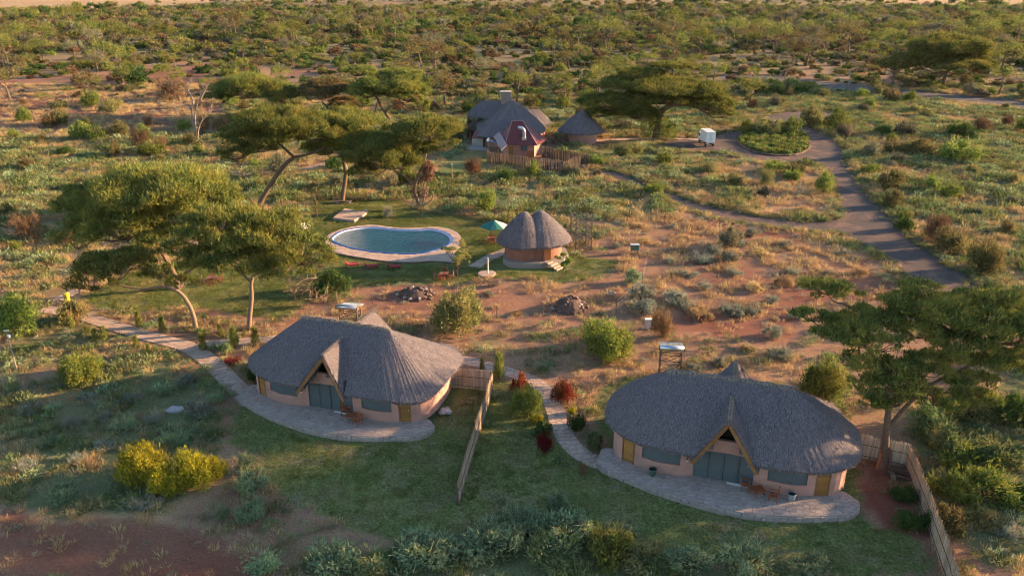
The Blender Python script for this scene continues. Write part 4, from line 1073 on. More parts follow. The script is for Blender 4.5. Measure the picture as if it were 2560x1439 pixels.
# cabinets and pits
o = thing('meter_box', 'pale grey upright meter box in the dry field', 'box', W(1619,822)); MB().box((0,0,.55),(.55,.35,1.0)).build('cabinet', M['boxgrey'], o); MB().box((0,0,1.08),(.65,.45,.06)).build('lid', M['white'], o); MB().box((0,-.18,.55),(.46,.02,.8)).build('panel', M['white'], o)
o = thing('green_cabinet', 'small dark green cabinet on legs right of the pool hut', 'box', W(1586,633)); MB().box((0,0,.8),(1.0,.5,.7)).build('cabinet', M['boxgreen'], o); MB().box((0,0,1.18),(1.1,.6,.06)).build('lid', M['boxgrey'], o)
for x in (-.4,.4): MB().box((x,0,.22),(.07,.3,.45)).build('leg', M['steel_brown'], o)
o = thing('inspection_pit', 'small concrete inspection pit by the wire fence', 'pit', W(1528,735)); b = MB()
for x, y, sx, sy in ((0,-.28,1.0,.12),(0,.28,1.0,.12),(-.44,0,.12,.44),(.44,0,.12,.44)): b.box((x,y,.1),(sx,sy,.2))
b.build('kerb', M['concrete'], o); MB().box((0,0,.03),(.76,.44,.06)).build('pit_floor', M['dark'], o)
o = thing('stone_slab', 'pale flat stone slab among grey herbs, left foreground', 'slab', W(437,1025)); MB().prism([(-.75,-.2),(-.3,-.5),(.5,-.42),(.8,0),(.45,.45),(-.4,.5)], -.05, .14).build('slab', M['palerock'], o)
# rubble heaps: each rock in view a piece
def rubble(pos, label, r, h, n_, seed):
    g = random.Random(seed); o = thing('rubble_heap', label, 'rock heap', pos, group='rubble heaps near the lawn edge'); protos = []
    for k in range(6):
        mb = MB(); vv = []
        for i in range(6):
            for j in range(4):
                th, ph = 2*math.pi*i/6, math.pi*(j+.5)/4; q = g.uniform(.75,1.15); vv.append((q*math.sin(ph)*math.cos(th), q*math.sin(ph)*math.sin(th)*.85, q*math.cos(ph)*.65))
        fs = [(i*4+j, i*4+j+1, ((i+1)%6)*4+j+1, ((i+1)%6)*4+j) for i in range(6) for j in range(3)] + [tuple(i*4 for i in range(6)), tuple(i*4+3 for i in range(5,-1,-1))]
        protos.append(mb.add(vv, fs).mesh('rock', M['rock'] if k < 5 else M['palerock']))
    base = MB().lathe([(r,-.05),(r*.8,h*.35),(r*.45,h*.75),(.1,h*.92)], 14).build('core', M['rock'], o)
    for k in range(n_):
        a = g.uniform(0,2*math.pi); u = math.sqrt(g.random()); q = r*u*1.08; z = h*max(0,1-u**1.3)
        c = link('rock', g.choice(protos), o, (q*math.cos(a), q*math.sin(a)*.8, z+.02)); s = g.uniform(.14,.36); c.scale = (s,s*g.uniform(.7,1.2),s); c.rotation_euler = (g.uniform(-.6,.6),g.uniform(-.6,.6),g.uniform(0,6))
    return o
rubble(W(1426,770), 'brown rubble heap in the dry field right of centre', 1.9, 1.35, 120, 81)
rubble(W(1042,738), 'low dark rubble heap behind the pool-side cottage', 2.0, 1.0, 110, 82)
# litter bin
o = thing('litter_bin', 'yellow litter bin beside the stone path, far left', 'bin', W(170,756)); MB().lathe([(.26,.15),(.32,.95),(.34,.97)], 12).build('body', M['yellow'], o); MB().lathe([(.36,.98),(.34,1.08),(.12,1.16)], 12).build('lid', M['yellow'], o)
MB().box((0,-.3,.72),(.2,.06,.16)).build('opening', M['dark'], o)
for x in (-.22,.22): MB().box((x,0,.1),(.05,.3,.2)).build('foot', M['darkwood'], o)
# lamp pole
o = thing('lamp_pole', 'leaning pale timber lamp pole at the left edge', 'lamp pole', W(43,927)); MB().tube([(0,0,-.2),(-.12,.1,3.9)], [.075,.06], 7).build('pole', M['deadbark'], o); MB().box((-.12,.1,3.95),(.45,.12,.06)).build('bracket', M['boxgrey'], o); MB().box((.06,.06,3.45),(.16,.16,.26)).build('lamp', M['white'], o)
# utility poles
for i, (px, py, top, lb) in enumerate(((1131,458,410,'thin pale post on the grass left of the kitchen yard'),(290,62,32,'tall pale power pole, far left above the bushland'),(466,64,42,'pale power pole in the bushland, second from the left'),(692,88,52,'pale power pole in the bushland, left of centre'),(990,108,68,'timber power pole with crossarm, centre top of the bushland'),(1445,138,92,'pale power pole in the bushland, right of centre'),(2120,228,148,'slim power pole standing beside the far road'))):
    x, y, _ = W(px, py); _, h = PD(px, top, y); o = thing('power_pole', lb, 'pole', (x,y,0), .3, 'power poles across the bushland'); MB().tube([(0,0,-.3),(0,0,h)], [.13,.09] if i else [.07,.06], 6).build('pole', M['deadbark'], o)
    if i: MB().box((0,0,h-.35),(1.7,.12,.12)).build('crossarm', M['deadbark'], o)
    else: MB().box((0,0,h-.05),(.22,.2,.12)).build('cap', M['boxgrey'], o)
    if i:
        for s in (-.7,0,.7): MB().lathe([(.06,0),(.05,.2)], 6, (s,0,h-.29)).build('insulator', M['white'], o)
# wire fence in the field
pts = [W(1540,783), W(1580,748), W(1605,712), W(1617,662)]
o = thing('wire_fence', 'short wire fence on thin posts in the dry field', 'fence', pts[0]); 
for p in pts: MB().tube([(p[0]-pts[0][0],p[1]-pts[0][1],-.1),(p[0]-pts[0][0],p[1]-pts[0][1],1.55)], .045, 5).build('post', M['log'], o)
for a, b in zip(pts, pts[1:]):
    for z in (.55,.95,1.4): MB().bar((a[0]-pts[0][0],a[1]-pts[0][1],z),(b[0]-pts[0][0],b[1]-pts[0][1],z),.016).build('wire', M['wire'], o)
# single fence posts
posts = [((842,758),'behind the left end of the cottage roof'),((932,758),'behind the cottage roof centre'),((1027,742),'left of the low rubble heap'),((1245,775),'in the dry grass left of the brown rubble heap'),((1358,790),'just left of the brown rubble heap'),((1460,790),'at the right foot of the brown rubble heap'),((1242,795),'in the dry field below the pool hut')]
for (px,py), lb in posts: 
    o = thing('fence_post', 'thin timber fence post ' + lb, 'post', W(px,py), group='loose fence posts in the field'); MB().tube([(0,0,-.1),(.03,0,1.45)], [.05,.04], 5).build('post', M['log'], o); MB().box((0,0,1.2),(.09,.09,.05)).build('wire_staple', M['wire'], o)
for i, (px, py) in enumerate([(832,498),(898,497),(929,497),(959,497),(986,500),(1006,501),(700,520),(760,515)]):
    o = thing('fence_post', 'thin pale fence post in the row behind the pool lawn', 'post', W(px,py), group='fence posts behind the pool lawn'); MB().tube([(0,0,-.1),(.02,0,1.5)], [.055,.045], 5).build('post', M['palebark'], o)
# bench by tree
o = thing('log_bench', 'low log bench on the grass above the stone platform', 'bench', W(858,509)); MB().box((0,0,.42),(2.6,.5,.08)).build('seat', M['log'], o); MB().box((-.9,0,.19),(.3,.4,.38)).build('support', M['palerock'], o); MB().box((.9,0,.19),(.3,.4,.38)).build('support', M['palerock'], o)
o = thing('fallen_log', 'short fallen log beside the low log bench', 'log', W(890,505)); MB().tube([(-.9,0,.25),(.3,.1,.5),(.9,.2,.75)], [.2,.17,.13], 8).build('trunk_piece', M['bark'], o); MB().tube([(.3,.1,.5),(.5,-.3,.8)], [.09,.06], 6).build('stub', M['bark'], o)
# terrace furniture and pots
def on_terrace(c, lx, ly): v = c.matrix_basis @ Vector((lx, ly, 0)); return (v.x, v.y, TZ+.002)
def pot(pos, label, m, r):
    o = thing('flower_pot', label, 'pot', pos, group='glazed pots on the terrace'); MB().lathe([(r*.62,0),(r*.95,.25),(r,.45),(r*1.1,.52),(r*1.08,.56),(r*.9,.56)], 16, close=False).build('body', m, o, smooth=True); MB().lathe([(r*.93,.47),(.02,.48)], 12, close=False).build('soil', M['dark'], o)
pot(on_terrace(cotB,-4.75,-1.25), 'green glazed pot by the left window of the lower right cottage', M['greenpot'], .27)
pot(on_terrace(cotB,4.55,-1.25), 'pale grey pot below the right window of the lower right cottage', M['greypot'], .27)
def cane_chair(pos, rz, label):
    o = thing('cane_armchair', label, 'chair', pos, rz, 'cane armchairs on the cottage terraces'); m_ = M['redwood']
    for k in range(5): MB().box((0,-.2+k*.1,.42),(.56,.08,.04)).build('seat_slat', m_, o)
    for x in (-.27,.27):
        MB().tube([(x,-.26,0),(x,-.26,.66)], .03, 5).build('leg', m_, o); MB().tube([(x,.26,0),(x,.34,1.0)], .03, 5).build('leg', m_, o); MB().tube([(x,-.28,.65),(x,.31,.67)], .035, 5).build('armrest', m_, o)
    for x in (-.2,-.1,0,.1,.2): MB().tube([(x,.27,.45),(x,.35,1.02)], .02, 5).build('back_spindle', m_, o)
    MB().tube([(-.27,.34,1.0),(0,.37,1.1),(.27,.34,1.0)], .03, 5).build('top_rail', m_, o)
cane_chair(on_terrace(cotB,1.55,-.95), 1.3, 'dark cane armchair against the grey doors of the lower right cottage')
cane_chair(on_terrace(cotB,3.35,-1.6), -1.9, 'red-brown cane armchair beside the pale grey pot')
cane_chair(on_terrace(cotA,1.55,-.8), 1.2, 'cane armchair against the grey doors of the pool-side cottage')
cane_chair(on_terrace(cotA,3.1,-1.75), -2.2, 'cane armchair at the terrace edge of the pool-side cottage')
for c, l in ((cotB,'low cane table between armchairs of the lower right cottage'),(cotA,'low cane table between armchairs of the pool-side cottage')):
    o = thing('cane_table', l, 'table', on_terrace(c,2.35,-1.3), .3)
    for k in range(5): MB().box((0,-.3+k*.15,.45),(.9,.13,.04)).build('slat', M['redwood'], o)
    for x in (-.38,.38):
        for y in (-.28,.28): MB().tube([(x,y,0),(x,y,.43)], .03, 5).build('leg', M['redwood'], o)
# yard clutter
o = thing('plank_bundle', 'reddish planks leaning on the tree in the cottage back yard', 'planks', W(2205,1168), .2)
for k in range(5): MB().bar((-.5+k*.22,-.1-.05*k,0),(.05+k*.16,.35,1.9-.12*k),.16,.04).build('plank', M['redwood'], o)
o = thing('firewood_pile', 'pile of dark branches beside the reed fence corner', 'wood pile', W(2262,1195), -.5); g = random.Random(5)
for k in range(16): y = g.uniform(-.5,.5); z = .08+g.random()*.35; MB().tube([(-1.1+g.uniform(-.2,.2),y,z),(1.0+g.uniform(-.3,.3),y+g.uniform(-.3,.3),z+g.uniform(-.05,.2))], g.uniform(.03,.07), 5).build('branch', M['darkwood'] if k % 3 else M['log'], o)
o = thing('cut_log', 'pale cut log lying in the cottage back yard', 'log', W(2232,1192), 1.2); MB().tube([(-.45,0,.18),(.5,.05,.17)], [.19,.16], 9).build('trunk_piece', M['deadbark'], o); MB().tube([(.5,.05,.17),(.56,.05,.17)], [.14,.14], 9).build('cut_face', M['straw_pale'], o)
o = thing('rock_pile', 'few stacked rocks against the end wall of the pool-side cottage', 'rocks', on_terrace(cotA,8.7,2.6)[:2]+(0,))
for k in range(6): MB().lathe([(.1,0),(.26,.1),(.24,.28),(.08,.36)], 7, (.3*math.cos(k*1.1),.45*math.sin(k*1.1),.0 if k < 4 else .25)).build('rock', M['palerock'], o)
# lorry
tx, ty = P(1775,368); o = thing('box_lorry', 'small white box lorry parked by the roundabout, rear doors facing', 'lorry', (tx,ty+.6,0), math.radians(5)); o.scale = (.92,.9,.92)
MB().box((0,1.6,2.05),(2.0,4.2,2.15)).build('cargo_box', M['white'], o); MB().box((0,1.6,3.15),(2.04,4.24,.06)).build('box_roof', M['white_roof'], o)
for x in (-.5,.5):
    d = MB().box((x,-.52,2.05),(.95,.05,2.0)).build('rear_door', M['white'], o); MB().bar((x*.3,-.57,1.1),(x*.3,-.57,3.0),.03).build('lock_bar', M['metal'], d); MB().box((x*.45,-.58,1.75),(.08,.05,.16)).build('handle', M['rail'], d)
MB().box((0,-.55,3.0),(2.0,.06,.14)).build('header', M['white'], o)
MB().box((0,-.6,.86),(1.95,.12,.26)).build('bumper', M['white'], o)
for x in (-.72,.72): MB().box((x,-.68,.92),(.42,.05,.17)).build('tail_light', M['redpaint'], o)
MB().box((0,-.68,.86),(.42,.03,.13)).build('number_plate', M['yellow'], o)
MB().box((0,2.4,.78),(.8,6.2,.22)).build('chassis', M['black'], o)
cb = MB().add([(-.95,3.85,.6),(.95,3.85,.6),(.95,5.4,.6),(-.95,5.4,.6),(-.92,3.85,2.35),(.92,3.85,2.35),(.92,5.0,2.35),(-.92,5.0,2.35)], [(3,2,1,0),(4,5,6,7),(0,1,5,4),(1,2,6,5),(2,3,7,6),(3,0,4,7)]).build('cab', M['white'], o)
for s in (-1,1): MB().box((s*.945,4.45,1.75),(.03,.8,.6)).build('side_window', M['dark'], cb); MB().box((s*1.08,5.0,1.75),(.16,.1,.3)).build('mirror', M['black'], cb)
for x in (-.82,.82):
    for y in (.3,4.4): w_ = MB().tube([(x-.13,y,.42),(x+.13,y,.42)], .42, 14).build('wheel', M['black'], o); MB().tube([(x+(.12 if x > 0 else -.15),y,.42),(x+(.15 if x > 0 else -.12),y,.42)], .22, 10).build('rim', M['boxgrey'], w_)
# roundabout garden
gp = poly([(1846,347),(1862,333),(1920,327),(2000,331),(2022,350),(2022,372),(1988,388),(1930,389),(1876,377),(1850,361)]); gp = catmull(gp, 3, True)
cxg = sum(p[0] for p in gp)/len(gp); cyg = sum(p[1] for p in gp)/len(gp); GARDEN = gp
MB().prism(gp, -.1, .12).build('garden_island', M['ground'] if False else mat('garden_soil', (.10,.13,.04), (.16,.13,.07), 1.5, .95), None)['kind'] = 'structure'
gi = bpy.data.objects['garden_island']
L_ = 0
for a, b in zip(gp, gp[1:]+gp[:1]):
    l = math.hypot(b[0]-a[0], b[1]-a[1]); k = max(1, int(l/.75)); an = math.atan2(b[1]-a[1], b[0]-a[0])
    for j in range(k):
        u = (j+.5)/k; MB().box((0,0,.12),(l/k-.06,.32,.3+R.uniform(-.05,.08)), R.uniform(-.1,.1)).build('kerb_stone', M['rock'], gi, loc=(a[0]+(b[0]-a[0])*u, a[1]+(b[1]-a[1])*u, 0), rz=an)
# stones along the drive edge
eg = MB(); dr = catmull(poly(DRIVE_R), 4); gg = random.Random(9)
for a, b in zip(dr, dr[1:]):
    l = math.hypot(b[0]-a[0], b[1]-a[1]); k = int(l/.42)
    for j in range(k):
        u = j/k; s = gg.uniform(.15,.3); eg.lathe([(s*.6,0),(s,s*.4),(s*.7,s*.9),(.05,s*1.1)], 6, (a[0]+(b[0]-a[0])*u+gg.uniform(-.15,.15), a[1]+(b[1]-a[1])*u+gg.uniform(-.15,.15), -.03))
tag(eg.build('edge_stones', M['rock'], drive), kind='stuff')
# person on the footbridge
def skin(name, joints, edges, m, parent):
    me = bpy.data.meshes.new(name); me.from_pydata([j[:3] for j in joints], edges, []); me.materials.append(m); o = link(name, me, parent)
    md = o.modifiers.new('skin', 'SKIN'); sv = me.skin_vertices[0].data
    for i, j in enumerate(joints): sv[i].radius = (j[3], j[3] if len(j) < 5 else j[4])
    sv[0].use_root = True; s = o.modifiers.new('sub', 'SUBSURF'); s.levels = 1; s.render_levels = 1; return o
pr = thing('person', 'person in green shirt and dark trousers standing on the footbridge', 'person', (8.75,158.2,.615), .4)
skin('body', [(0,0,.92,.12),(0,0,1.15,.12),(0,0,1.38,.13),(0,0,1.48,.055),(0,-.01,1.56,.075),(0,-.02,1.66,.085),(0,-.01,1.74,.05),(.17,0,1.40,.055),(.22,.02,1.14,.045),(.24,-.05,.90,.035),(.24,-.08,.80,.035),(-.17,0,1.40,.055),(-.22,.02,1.14,.045),(-.24,-.05,.90,.035),(-.24,-.08,.80,.035),(.10,0,.88,.09),(.11,0,.48,.06),(.11,.03,.09,.045),(.11,-.12,.04,.04),(-.10,0,.88,.09),(-.11,0,.48,.06),(-.11,.03,.09,.045),(-.11,-.12,.04,.04)],
 [(0,1),(1,2),(2,3),(3,4),(4,5),(5,6),(2,7),(7,8),(8,9),(9,10),(2,11),(11,12),(12,13),(13,14),(0,15),(15,16),(16,17),(17,18),(0,19),(19,20),(20,21),(21,22)], M['skin'], pr)
skin('shirt', [(0,0,.95,.15),(0,0,1.15,.145),(0,0,1.39,.15),(.18,0,1.40,.07),(.225,.02,1.16,.065),(-.18,0,1.40,.07),(-.225,.02,1.16,.065)], [(0,1),(1,2),(2,3),(3,4),(2,5),(5,6)], M['shirt'], pr)
skin('trousers', [(0,0,.92,.14),(.10,0,.86,.105),(.11,0,.48,.08),(.11,.02,.1,.07),(-.10,0,.86,.105),(-.11,0,.48,.08),(-.11,.02,.1,.07)], [(0,1),(1,2),(2,3),(0,4),(4,5),(5,6)], M['trouser'], pr)
MB().lathe([(.02,0),(.09,.0),(.095,.06),(.06,.12),(.01,.14)], 10, (0,-.005,1.67)).build('hair', M['black'], pr)
# ------------------------------------------------------------------ acacias
def branch(a, b, sag=.15, k=5, wob=.04, g=R):
    a, b = Vector(a), Vector(b); L = (b-a).length; out_ = []
    for i in range(k+1):
        t_ = i/k; p = a.lerp(b, t_); p.z += -sag*L*math.sin(math.pi*t_)*.5
        if 0 < i < k: p += Vector((g.uniform(-1,1), g.uniform(-1,1), g.uniform(-1,1)))*wob*L
        out_.append(tuple(p))
    return out_
def puff_leaves(c, r, g, ln, wd, den, nsub, lower=-.1):
    """a flat-topped crown mass: many small tufts spread over a dome"""
    Q = []; u = unit(g.normal(size=(nsub*4, 3))); u = u[u[:, 2] > lower][:nsub]
    rr = .45 + .5*g.random((len(u), 1))**.5
    cc = np.asarray(c) + u*np.asarray(r)*rr
    for p in cc:
        q = max(r[0], r[1])*g.uniform(.14,.34); rad = (q, q*g.uniform(.8,1.1), max(.25, min(q*.5, r[2]*.5)))
        n_ = max(12, int(den*q*q*3.1)); Q.append(clump(p, rad, n_, ln, wd, -.35, .35, .55, .9, .6, g)); Q.append(clump(p, (rad[0]*1.25, rad[1]*1.25, rad[2]*1.5), n_//10, ln*1.05, wd*.7, -.3, .8, .7, 1.2, .5, g))
    return np.concatenate(Q), cc
def acacia(name, label, base, trunk, clumps, r0=.3, leaf='acacia', bark='bark', limbs=(), seed=1, den=50, ln=.5, wd=.09, group=None, lower=-.1):
    g = np.random.default_rng(seed); gr = random.Random(seed)
    bx, by = P(*base); o = thing(name, label, 'tree', (bx, by, 0), group=group)
    def L3(px, py, dY): x, z = PD(px, py, by+dY); return (x-bx, dY, z)
    tp = [(0,0,-.15)] + [L3(*(q if len(q) == 3 else (q[0], q[1], 0))) for q in trunk]
    tk = MB(); tpc = catmull(tp, 3); n_ = len(tpc)
    tk.tube(tpc, [r0*(1.15 - .5*i/n_) if i else r0*1.5 for i in range(n_)], 8)
    fork = tp[-1]; Q = []
    for lm in limbs:
        pts_ = [L3(*q) for q in lm]; pc = catmull(pts_, 3); tk.tube(pc, [r0*(.62 - .4*i/len(pc)) for i in range(len(pc))], 6)
    for (cx, cy, hw, hh, dY) in clumps:
        c = L3(cx, cy, dY); sc = PPM(by+dY, c[2]); rx = hw/sc; H_ = hh/sc
        rx *= 1.08; dep = math.atan2(CAM_H-c[2], by+dY); ry = min(rx*.9, H_*.8/math.sin(dep)); rz = max(.35, math.sqrt(max(.01, H_*H_ - (ry*math.sin(dep))**2))/math.cos(dep))
        nsub = max(9, min(70, int(11 + rx*ry*1.9))); q, cc = puff_leaves(c, (rx*.88, ry*.88, rz*.9), g, ln, wd, den, nsub, lower); Q.append(q)
        # limb to the mass, then twigs to its tufts
        src = min(tpc[len(tpc)//2:] + [q2 for lm in limbs for q2 in [L3(*x) for x in lm]], key=lambda p: (Vector(p)-Vector(c)).length + .6*abs(p[2]-c[2])); hub = (c[0], c[1], c[2]-rz*.55)
        L = (Vector(hub)-Vector(src)).length; b = branch(src, hub, .22, 6, .035, gr); tk.tube(b, [max(.04, r0*.42*(1-.6*i/6)*min(1, .4+L/8)) for i in range(7)], 6)
        for p in cc[gr.randrange(2)::2]:
            b = branch(hub, tuple(p), .12, 3, .06, gr); tk.tube(b, [max(.03, r0*.16), .045, .03, .015], 4, cap=False)
    tk.build('trunk', M[bark], o, smooth=True)
    link('crown', npmesh('crown', np.concatenate(Q), M[leaf]), o); return o

ACG = 'umbrella acacias around the lodge'
acacia('acacia_tree', 'huge umbrella acacia with wide dome crown, left of the pool', (445,722), [(440,700),(425,665),(398,615),(372,580)],
 [(400,478,172,72,0),(235,512,108,70,1),(500,530,102,70,0),(300,575,105,56,-2),(425,600,80,46,-2.5),(190,592,62,60,0),(330,525,130,60,0),(250,570,80,50,-1),(520,500,85,45,2)], .32, limbs=[[(425,665,0),(360,570,-1),(280,535,-1)],[(440,700,0),(490,665,0),(520,640,-.5)]], seed=101, group=ACG, lower=-.2)
acacia('acacia_tree', 'acacia with bent leaning trunk beside the stone path, left', (490,823), [(484,790),(470,757),(448,730),(412,714)],
 [(300,662,100,52,0),(228,700,64,54,-.3),(395,682,52,34,0),(450,708,46,30,.5),(340,640,70,32,1),(260,670,60,40,0)], .22, bark='palebark', limbs=[[(412,714,0),(350,722,0),(285,708,0)]], seed=102, group=ACG, lower=-.25)
acacia('acacia_tree', 'acacia with tall straight bare trunk behind the pool-side cottage', (622,823), [(624,790),(629,745),(628,710),(632,690)],
 [(565,580,130,76,0),(665,582,112,74,.5),(745,632,92,64,-.5),(475,620,66,56,0),(610,645,100,45,-1),(705,668,95,42,-1),(795,645,45,46,-.5),(540,640,90,45,-.5)], .23, bark='palebark', limbs=[[(632,690,0),(665,672,0),(700,655,0)],[(628,705,0),(580,660,0),(555,630,0)]], seed=103, group=ACG, lower=-.3)
acacia('acacia_tree', 'acacia with long trunk leaning right, behind the pool', (643,525), [(652,503),(668,475),(692,437),(718,406),(735,393)],
 [(690,308,118,42,0),(615,345,75,36,0),(785,335,76,34,0),(580,388,42,22,-1),(640,372,55,20,-1),(700,345,80,25,-1)], .36, limbs=[[(735,393,0),(700,362,0),(672,345,0)],[(735,393,0),(775,385,0),(812,368,0)]], seed=104, group=ACG)
acacia('acacia_tree', 'shaded acacia standing right of the leaning trunk above the pool', (855,506), [(858,480),(864,440),(860,405),(856,388)],
 [(860,310,98,36,2),(885,352,100,36,0),(815,372,62,30,0),(925,385,70,34,-1)], .33, seed=105, group=ACG)
acacia('acacia_tree', 'forked acacia with dry vines and nest above the pool deck', (1050,522), [(1043,500),(1036,478),(1042,448),(1050,425)],
 [(955,395,98,52,-1),(1070,325,92,40,1),(1115,362,42,28,1),(1010,345,55,22,1),(900,430,48,28,-1),(1000,410,68,32,-1),(1040,375,60,26,.5),(985,360,60,26,0)], .25, bark='palebark', limbs=[[(1050,425,0),(1062,400,.5),(1068,365,1)],[(1038,470,0),(1005,435,-.5),(970,420,-1)],[(1050,520,0),(1062,490,0),(1058,450,0)],[(1050,520,0),(1078,500,0),(1084,478,0)]], seed=106, group=ACG)
acacia('acacia_tree', 'twin-stemmed flat-topped acacia left of the lodge roof', (975,307), [(972,295),(962,280),(950,262),(945,248)],
 [(960,218,90,34,0),(895,182,52,16,1),(1022,238,56,32,0),(1000,190,60,18,2),(920,232,50,25,0),(1050,262,28,26,0)], .36, limbs=[[(940,303,0),(938,280,0),(945,248,0)],[(945,248,0),(915,215,0),(885,195,1)],[(962,280,0),(985,262,0),(1000,255,0)]], seed=107, group=ACG, ln=.55, wd=.13, den=50)
acacia('acacia_tree', 'broad olive acacia at the left end of the middle group', (635,292), [(636,280),(640,262)],
 [(620,225,98,38,0),(690,242,58,32,-1),(556,240,42,32,0)], .36, leaf='acacia', seed=108, group=ACG, ln=.55, wd=.13, den=50)
acacia('acacia_tree', 'smaller acacia with dark forked limbs in the middle group', (828,292), [(826,280),(818,268),(805,255)],
 [(818,228,72,32,0),(862,262,42,22,-1),(770,240,30,20,0)], .28, leaf='acacia_dry', seed=109, group=ACG, ln=.55, wd=.13, den=50)
big = acacia('acacia_tree', 'great ivy-trunked umbrella acacia behind the white lorry', (1640,350), [(1641,335),(1645,312),(1650,292),(1656,276)],
 [(1620,215,125,28,2),(1540,258,92,26,0),(1722,228,88,28,0),(1772,262,66,28,-1),(1640,248,92,24,0),(1680,165,62,11,4),(1495,285,46,15,0),(1808,285,34,18,0),(1600,185,66,16,3),(1590,285,60,22,-1)], .7, limbs=[[(1656,276,0),(1690,262,0),(1745,268,0)],[(1656,276,0),(1690,250,0),(1720,238,0)],[(1650,292,0),(1600,268,0),(1540,264,0)]], seed=110, group=ACG, ln=.55, wd=.12, den=34)
g = np.random.default_rng(5); Q = []
for (x, z, rx, rz) in ((-2.2,2.6,1.3,2.3),(1.4,2.8,1.3,2.5),(.2,2.2,1.6,2.0),(3.0,2.0,1.1,1.8),(-.5,4.2,1.4,1.2)): Q.append(clump((x,-.3,z), (rx,1.2,rz), 520, .4, .16, -.9, .5, -.3, 1, .6, g))
link('ivy', npmesh('ivy', np.concatenate(Q), M['leaf_green']), big)
acacia('acacia_tree', 'large dark umbrella acacia beyond the far road, right', (2357,215), [(2360,203),(2363,192),(2368,180)],
 [(2370,120,98,30,0),(2300,150,66,24,0),(2440,165,54,26,0),(2370,162,95,20,-1),(2240,165,46,18,0),(2410,135,70,25,0)], .6, seed=111, group=ACG, ln=.62, wd=.17, den=36)
acacia('acacia_tree', 'spreading acacia beside the lower right cottage, right edge', (2212,1165), [(2213,1120),(2216,1075),(2222,1020),(2228,975)],
 [(2225,925,82,42,0),(2265,985,55,26,-.5),(2110,822,105,46,3),(2070,724,90,38,5),(2320,768,125,46,4),(2450,795,125,60,4),(2550,840,95,66,3),(2395,865,100,44,2),(2290,832,80,38,3),(2480,905,95,34,1.5),(2640,800,110,65,4),(2190,865,70,36,1),(2240,960,95,36,-.5),(2250,800,70,40,4),(2380,812,110,40,3),(2180,792,80,34,4),(2335,905,90,34,1.5),(2150,905,60,34,.5),(2425,950,80,26,1),(2560,905,80,36,2),(2030,792,60,28,3.5),(2480,742,95,30,5),(2300,720,60,24,5),(2250,1005,85,30,0),(2335,1000,90,34,1),(2290,935,100,40,1),(2200,1000,70,30,.3),(2420,1000,90,30,1.5),(2140,840,80,40,1.5),(2150,965,52,30,-.3)], .28, limbs=[[(2215,1075,0),(2270,1010,.5),(2330,960,1),(2400,925,1.5),(2465,895,2)],[(2228,975,0),(2210,920,1),(2150,855,2),(2110,835,3)],[(2150,855,2),(2180,800,4),(2110,760,5)],[(2465,895,2),(2440,850,3),(2340,790,4)]], seed=112, group=ACG, ln=.42, wd=.075, den=85, lower=-.15)
# dry vines and nest on the forked acacia
x, y, _ = W(1050,522); g = np.random.default_rng(8)
o = thing('weaver_nest', 'ball of brown twigs hanging in the forked acacia', 'nest', (x,y,0)); cx_, cz_ = PD(1070,425,y)
link('twigs', npmesh('twigs', clump((cx_-x,0,cz_), (1.0,.9,1.6), 1300, .55, .05, -1.1, .3, -.4, 1, .7, g), M['vine']), o)
link('core', npmesh('core', clump((cx_-x,0,cz_), (.8,.8,1.3), 500, .5, .12, -1.1, .1, 0, 1, .9, g), M['leaf_brown']), o)
o = thing('dry_vine', 'pinkish dry vine draped over the forked acacia stems', 'vine', (x,y,0)); Q = []
for px, py, rx, rz in ((1028,455,.8,1.5),(1050,462,.9,1.8),(1062,475,.7,1.3),(1035,485,.5,1.2)):
    a, b = PD(px,py,y-.3); Q.append(clump((a-x,-.4,b), (rx,.7,rz), 210, .26, .09, -1.1, .3, -.7, .8, .6, g))
link('leaves', npmesh('leaves', np.concatenate(Q), M['vine']), o); MB().tube([(0,-.3,.1),(-.3,-.4,2.5),(-.6,-.5,4.5)], [.06,.05,.03], 5).build('stem', M['palebark'], o)

# dead trees
def dead_tree(label, base, stems, r0, seed, name='dead_tree', bark='deadbark'):
    gr = random.Random(seed); bx, by = P(*base); o = thing(name, label, 'tree', (bx,by,0)); tk = MB(); tw = MB()
    for st_ in stems:
        pts_ = []
        for q in st_: a, z = PD(q[0], q[1], by+(q[2] if len(q) > 2 else 0)); pts_.append((a-bx, q[2] if len(q) > 2 else 0, max(z, -.1)))
        pc = catmull(pts_, 4); tk.tube(pc, [r0*(1-.75*i/len(pc)) for i in range(len(pc))], 6)
        for p in pc[len(pc)//3:]:
            for _ in range(3):
                d = Vector((gr.uniform(-1,1), gr.uniform(-1,1), gr.uniform(-.1,1))).normalized()*gr.uniform(.6,2.2); b = branch(p, tuple(Vector(p)+d), -.15, 3, .1, gr); tw.tube(b, [.05,.035,.025,.012], 4, cap=False)
    tk.build('trunk', M[bark], o, smooth=True); tw.build('twigs', M[bark], o); return o
dead_tree('bare dead tree with pale twisted limbs on red soil, left', (493,357), [[(493,360),(485,320),(478,275),(470,262),(440,270)],[(493,360),(488,310),(490,270),(505,235),(515,220)],[(478,275),(482,250),(470,225),(478,200)],[(493,350),(500,310),(530,275)],[(500,250),(510,230),(518,215)]], .2, 1)
dead_tree('grey leafless tree beyond the flat-topped acacia, centre top', (1040,230), [[(1040,230),(1042,205),(1030,180),(1010,172)],[(1042,205),(1055,182),(1078,170)],[(1042,205),(1045,180),(1048,160)]], .3, 2)
dead_tree('bare hanging twigs below the straight-trunked acacia, behind cottage', (745,765), [[(745,768),(735,735),(720,705)],[(752,765),(760,720),(790,695)],[(760,765),(790,745),(815,752)],[(770,762),(775,725),(770,700)]], .05, 3, 'bare_shrub', 'palebark')
dead_tree('pale dead snag beside the far road', (1960,195), [[(1960,195),(1968,178),(1985,160)],[(1968,178),(1975,165),(1970,150)]], .2, 4)
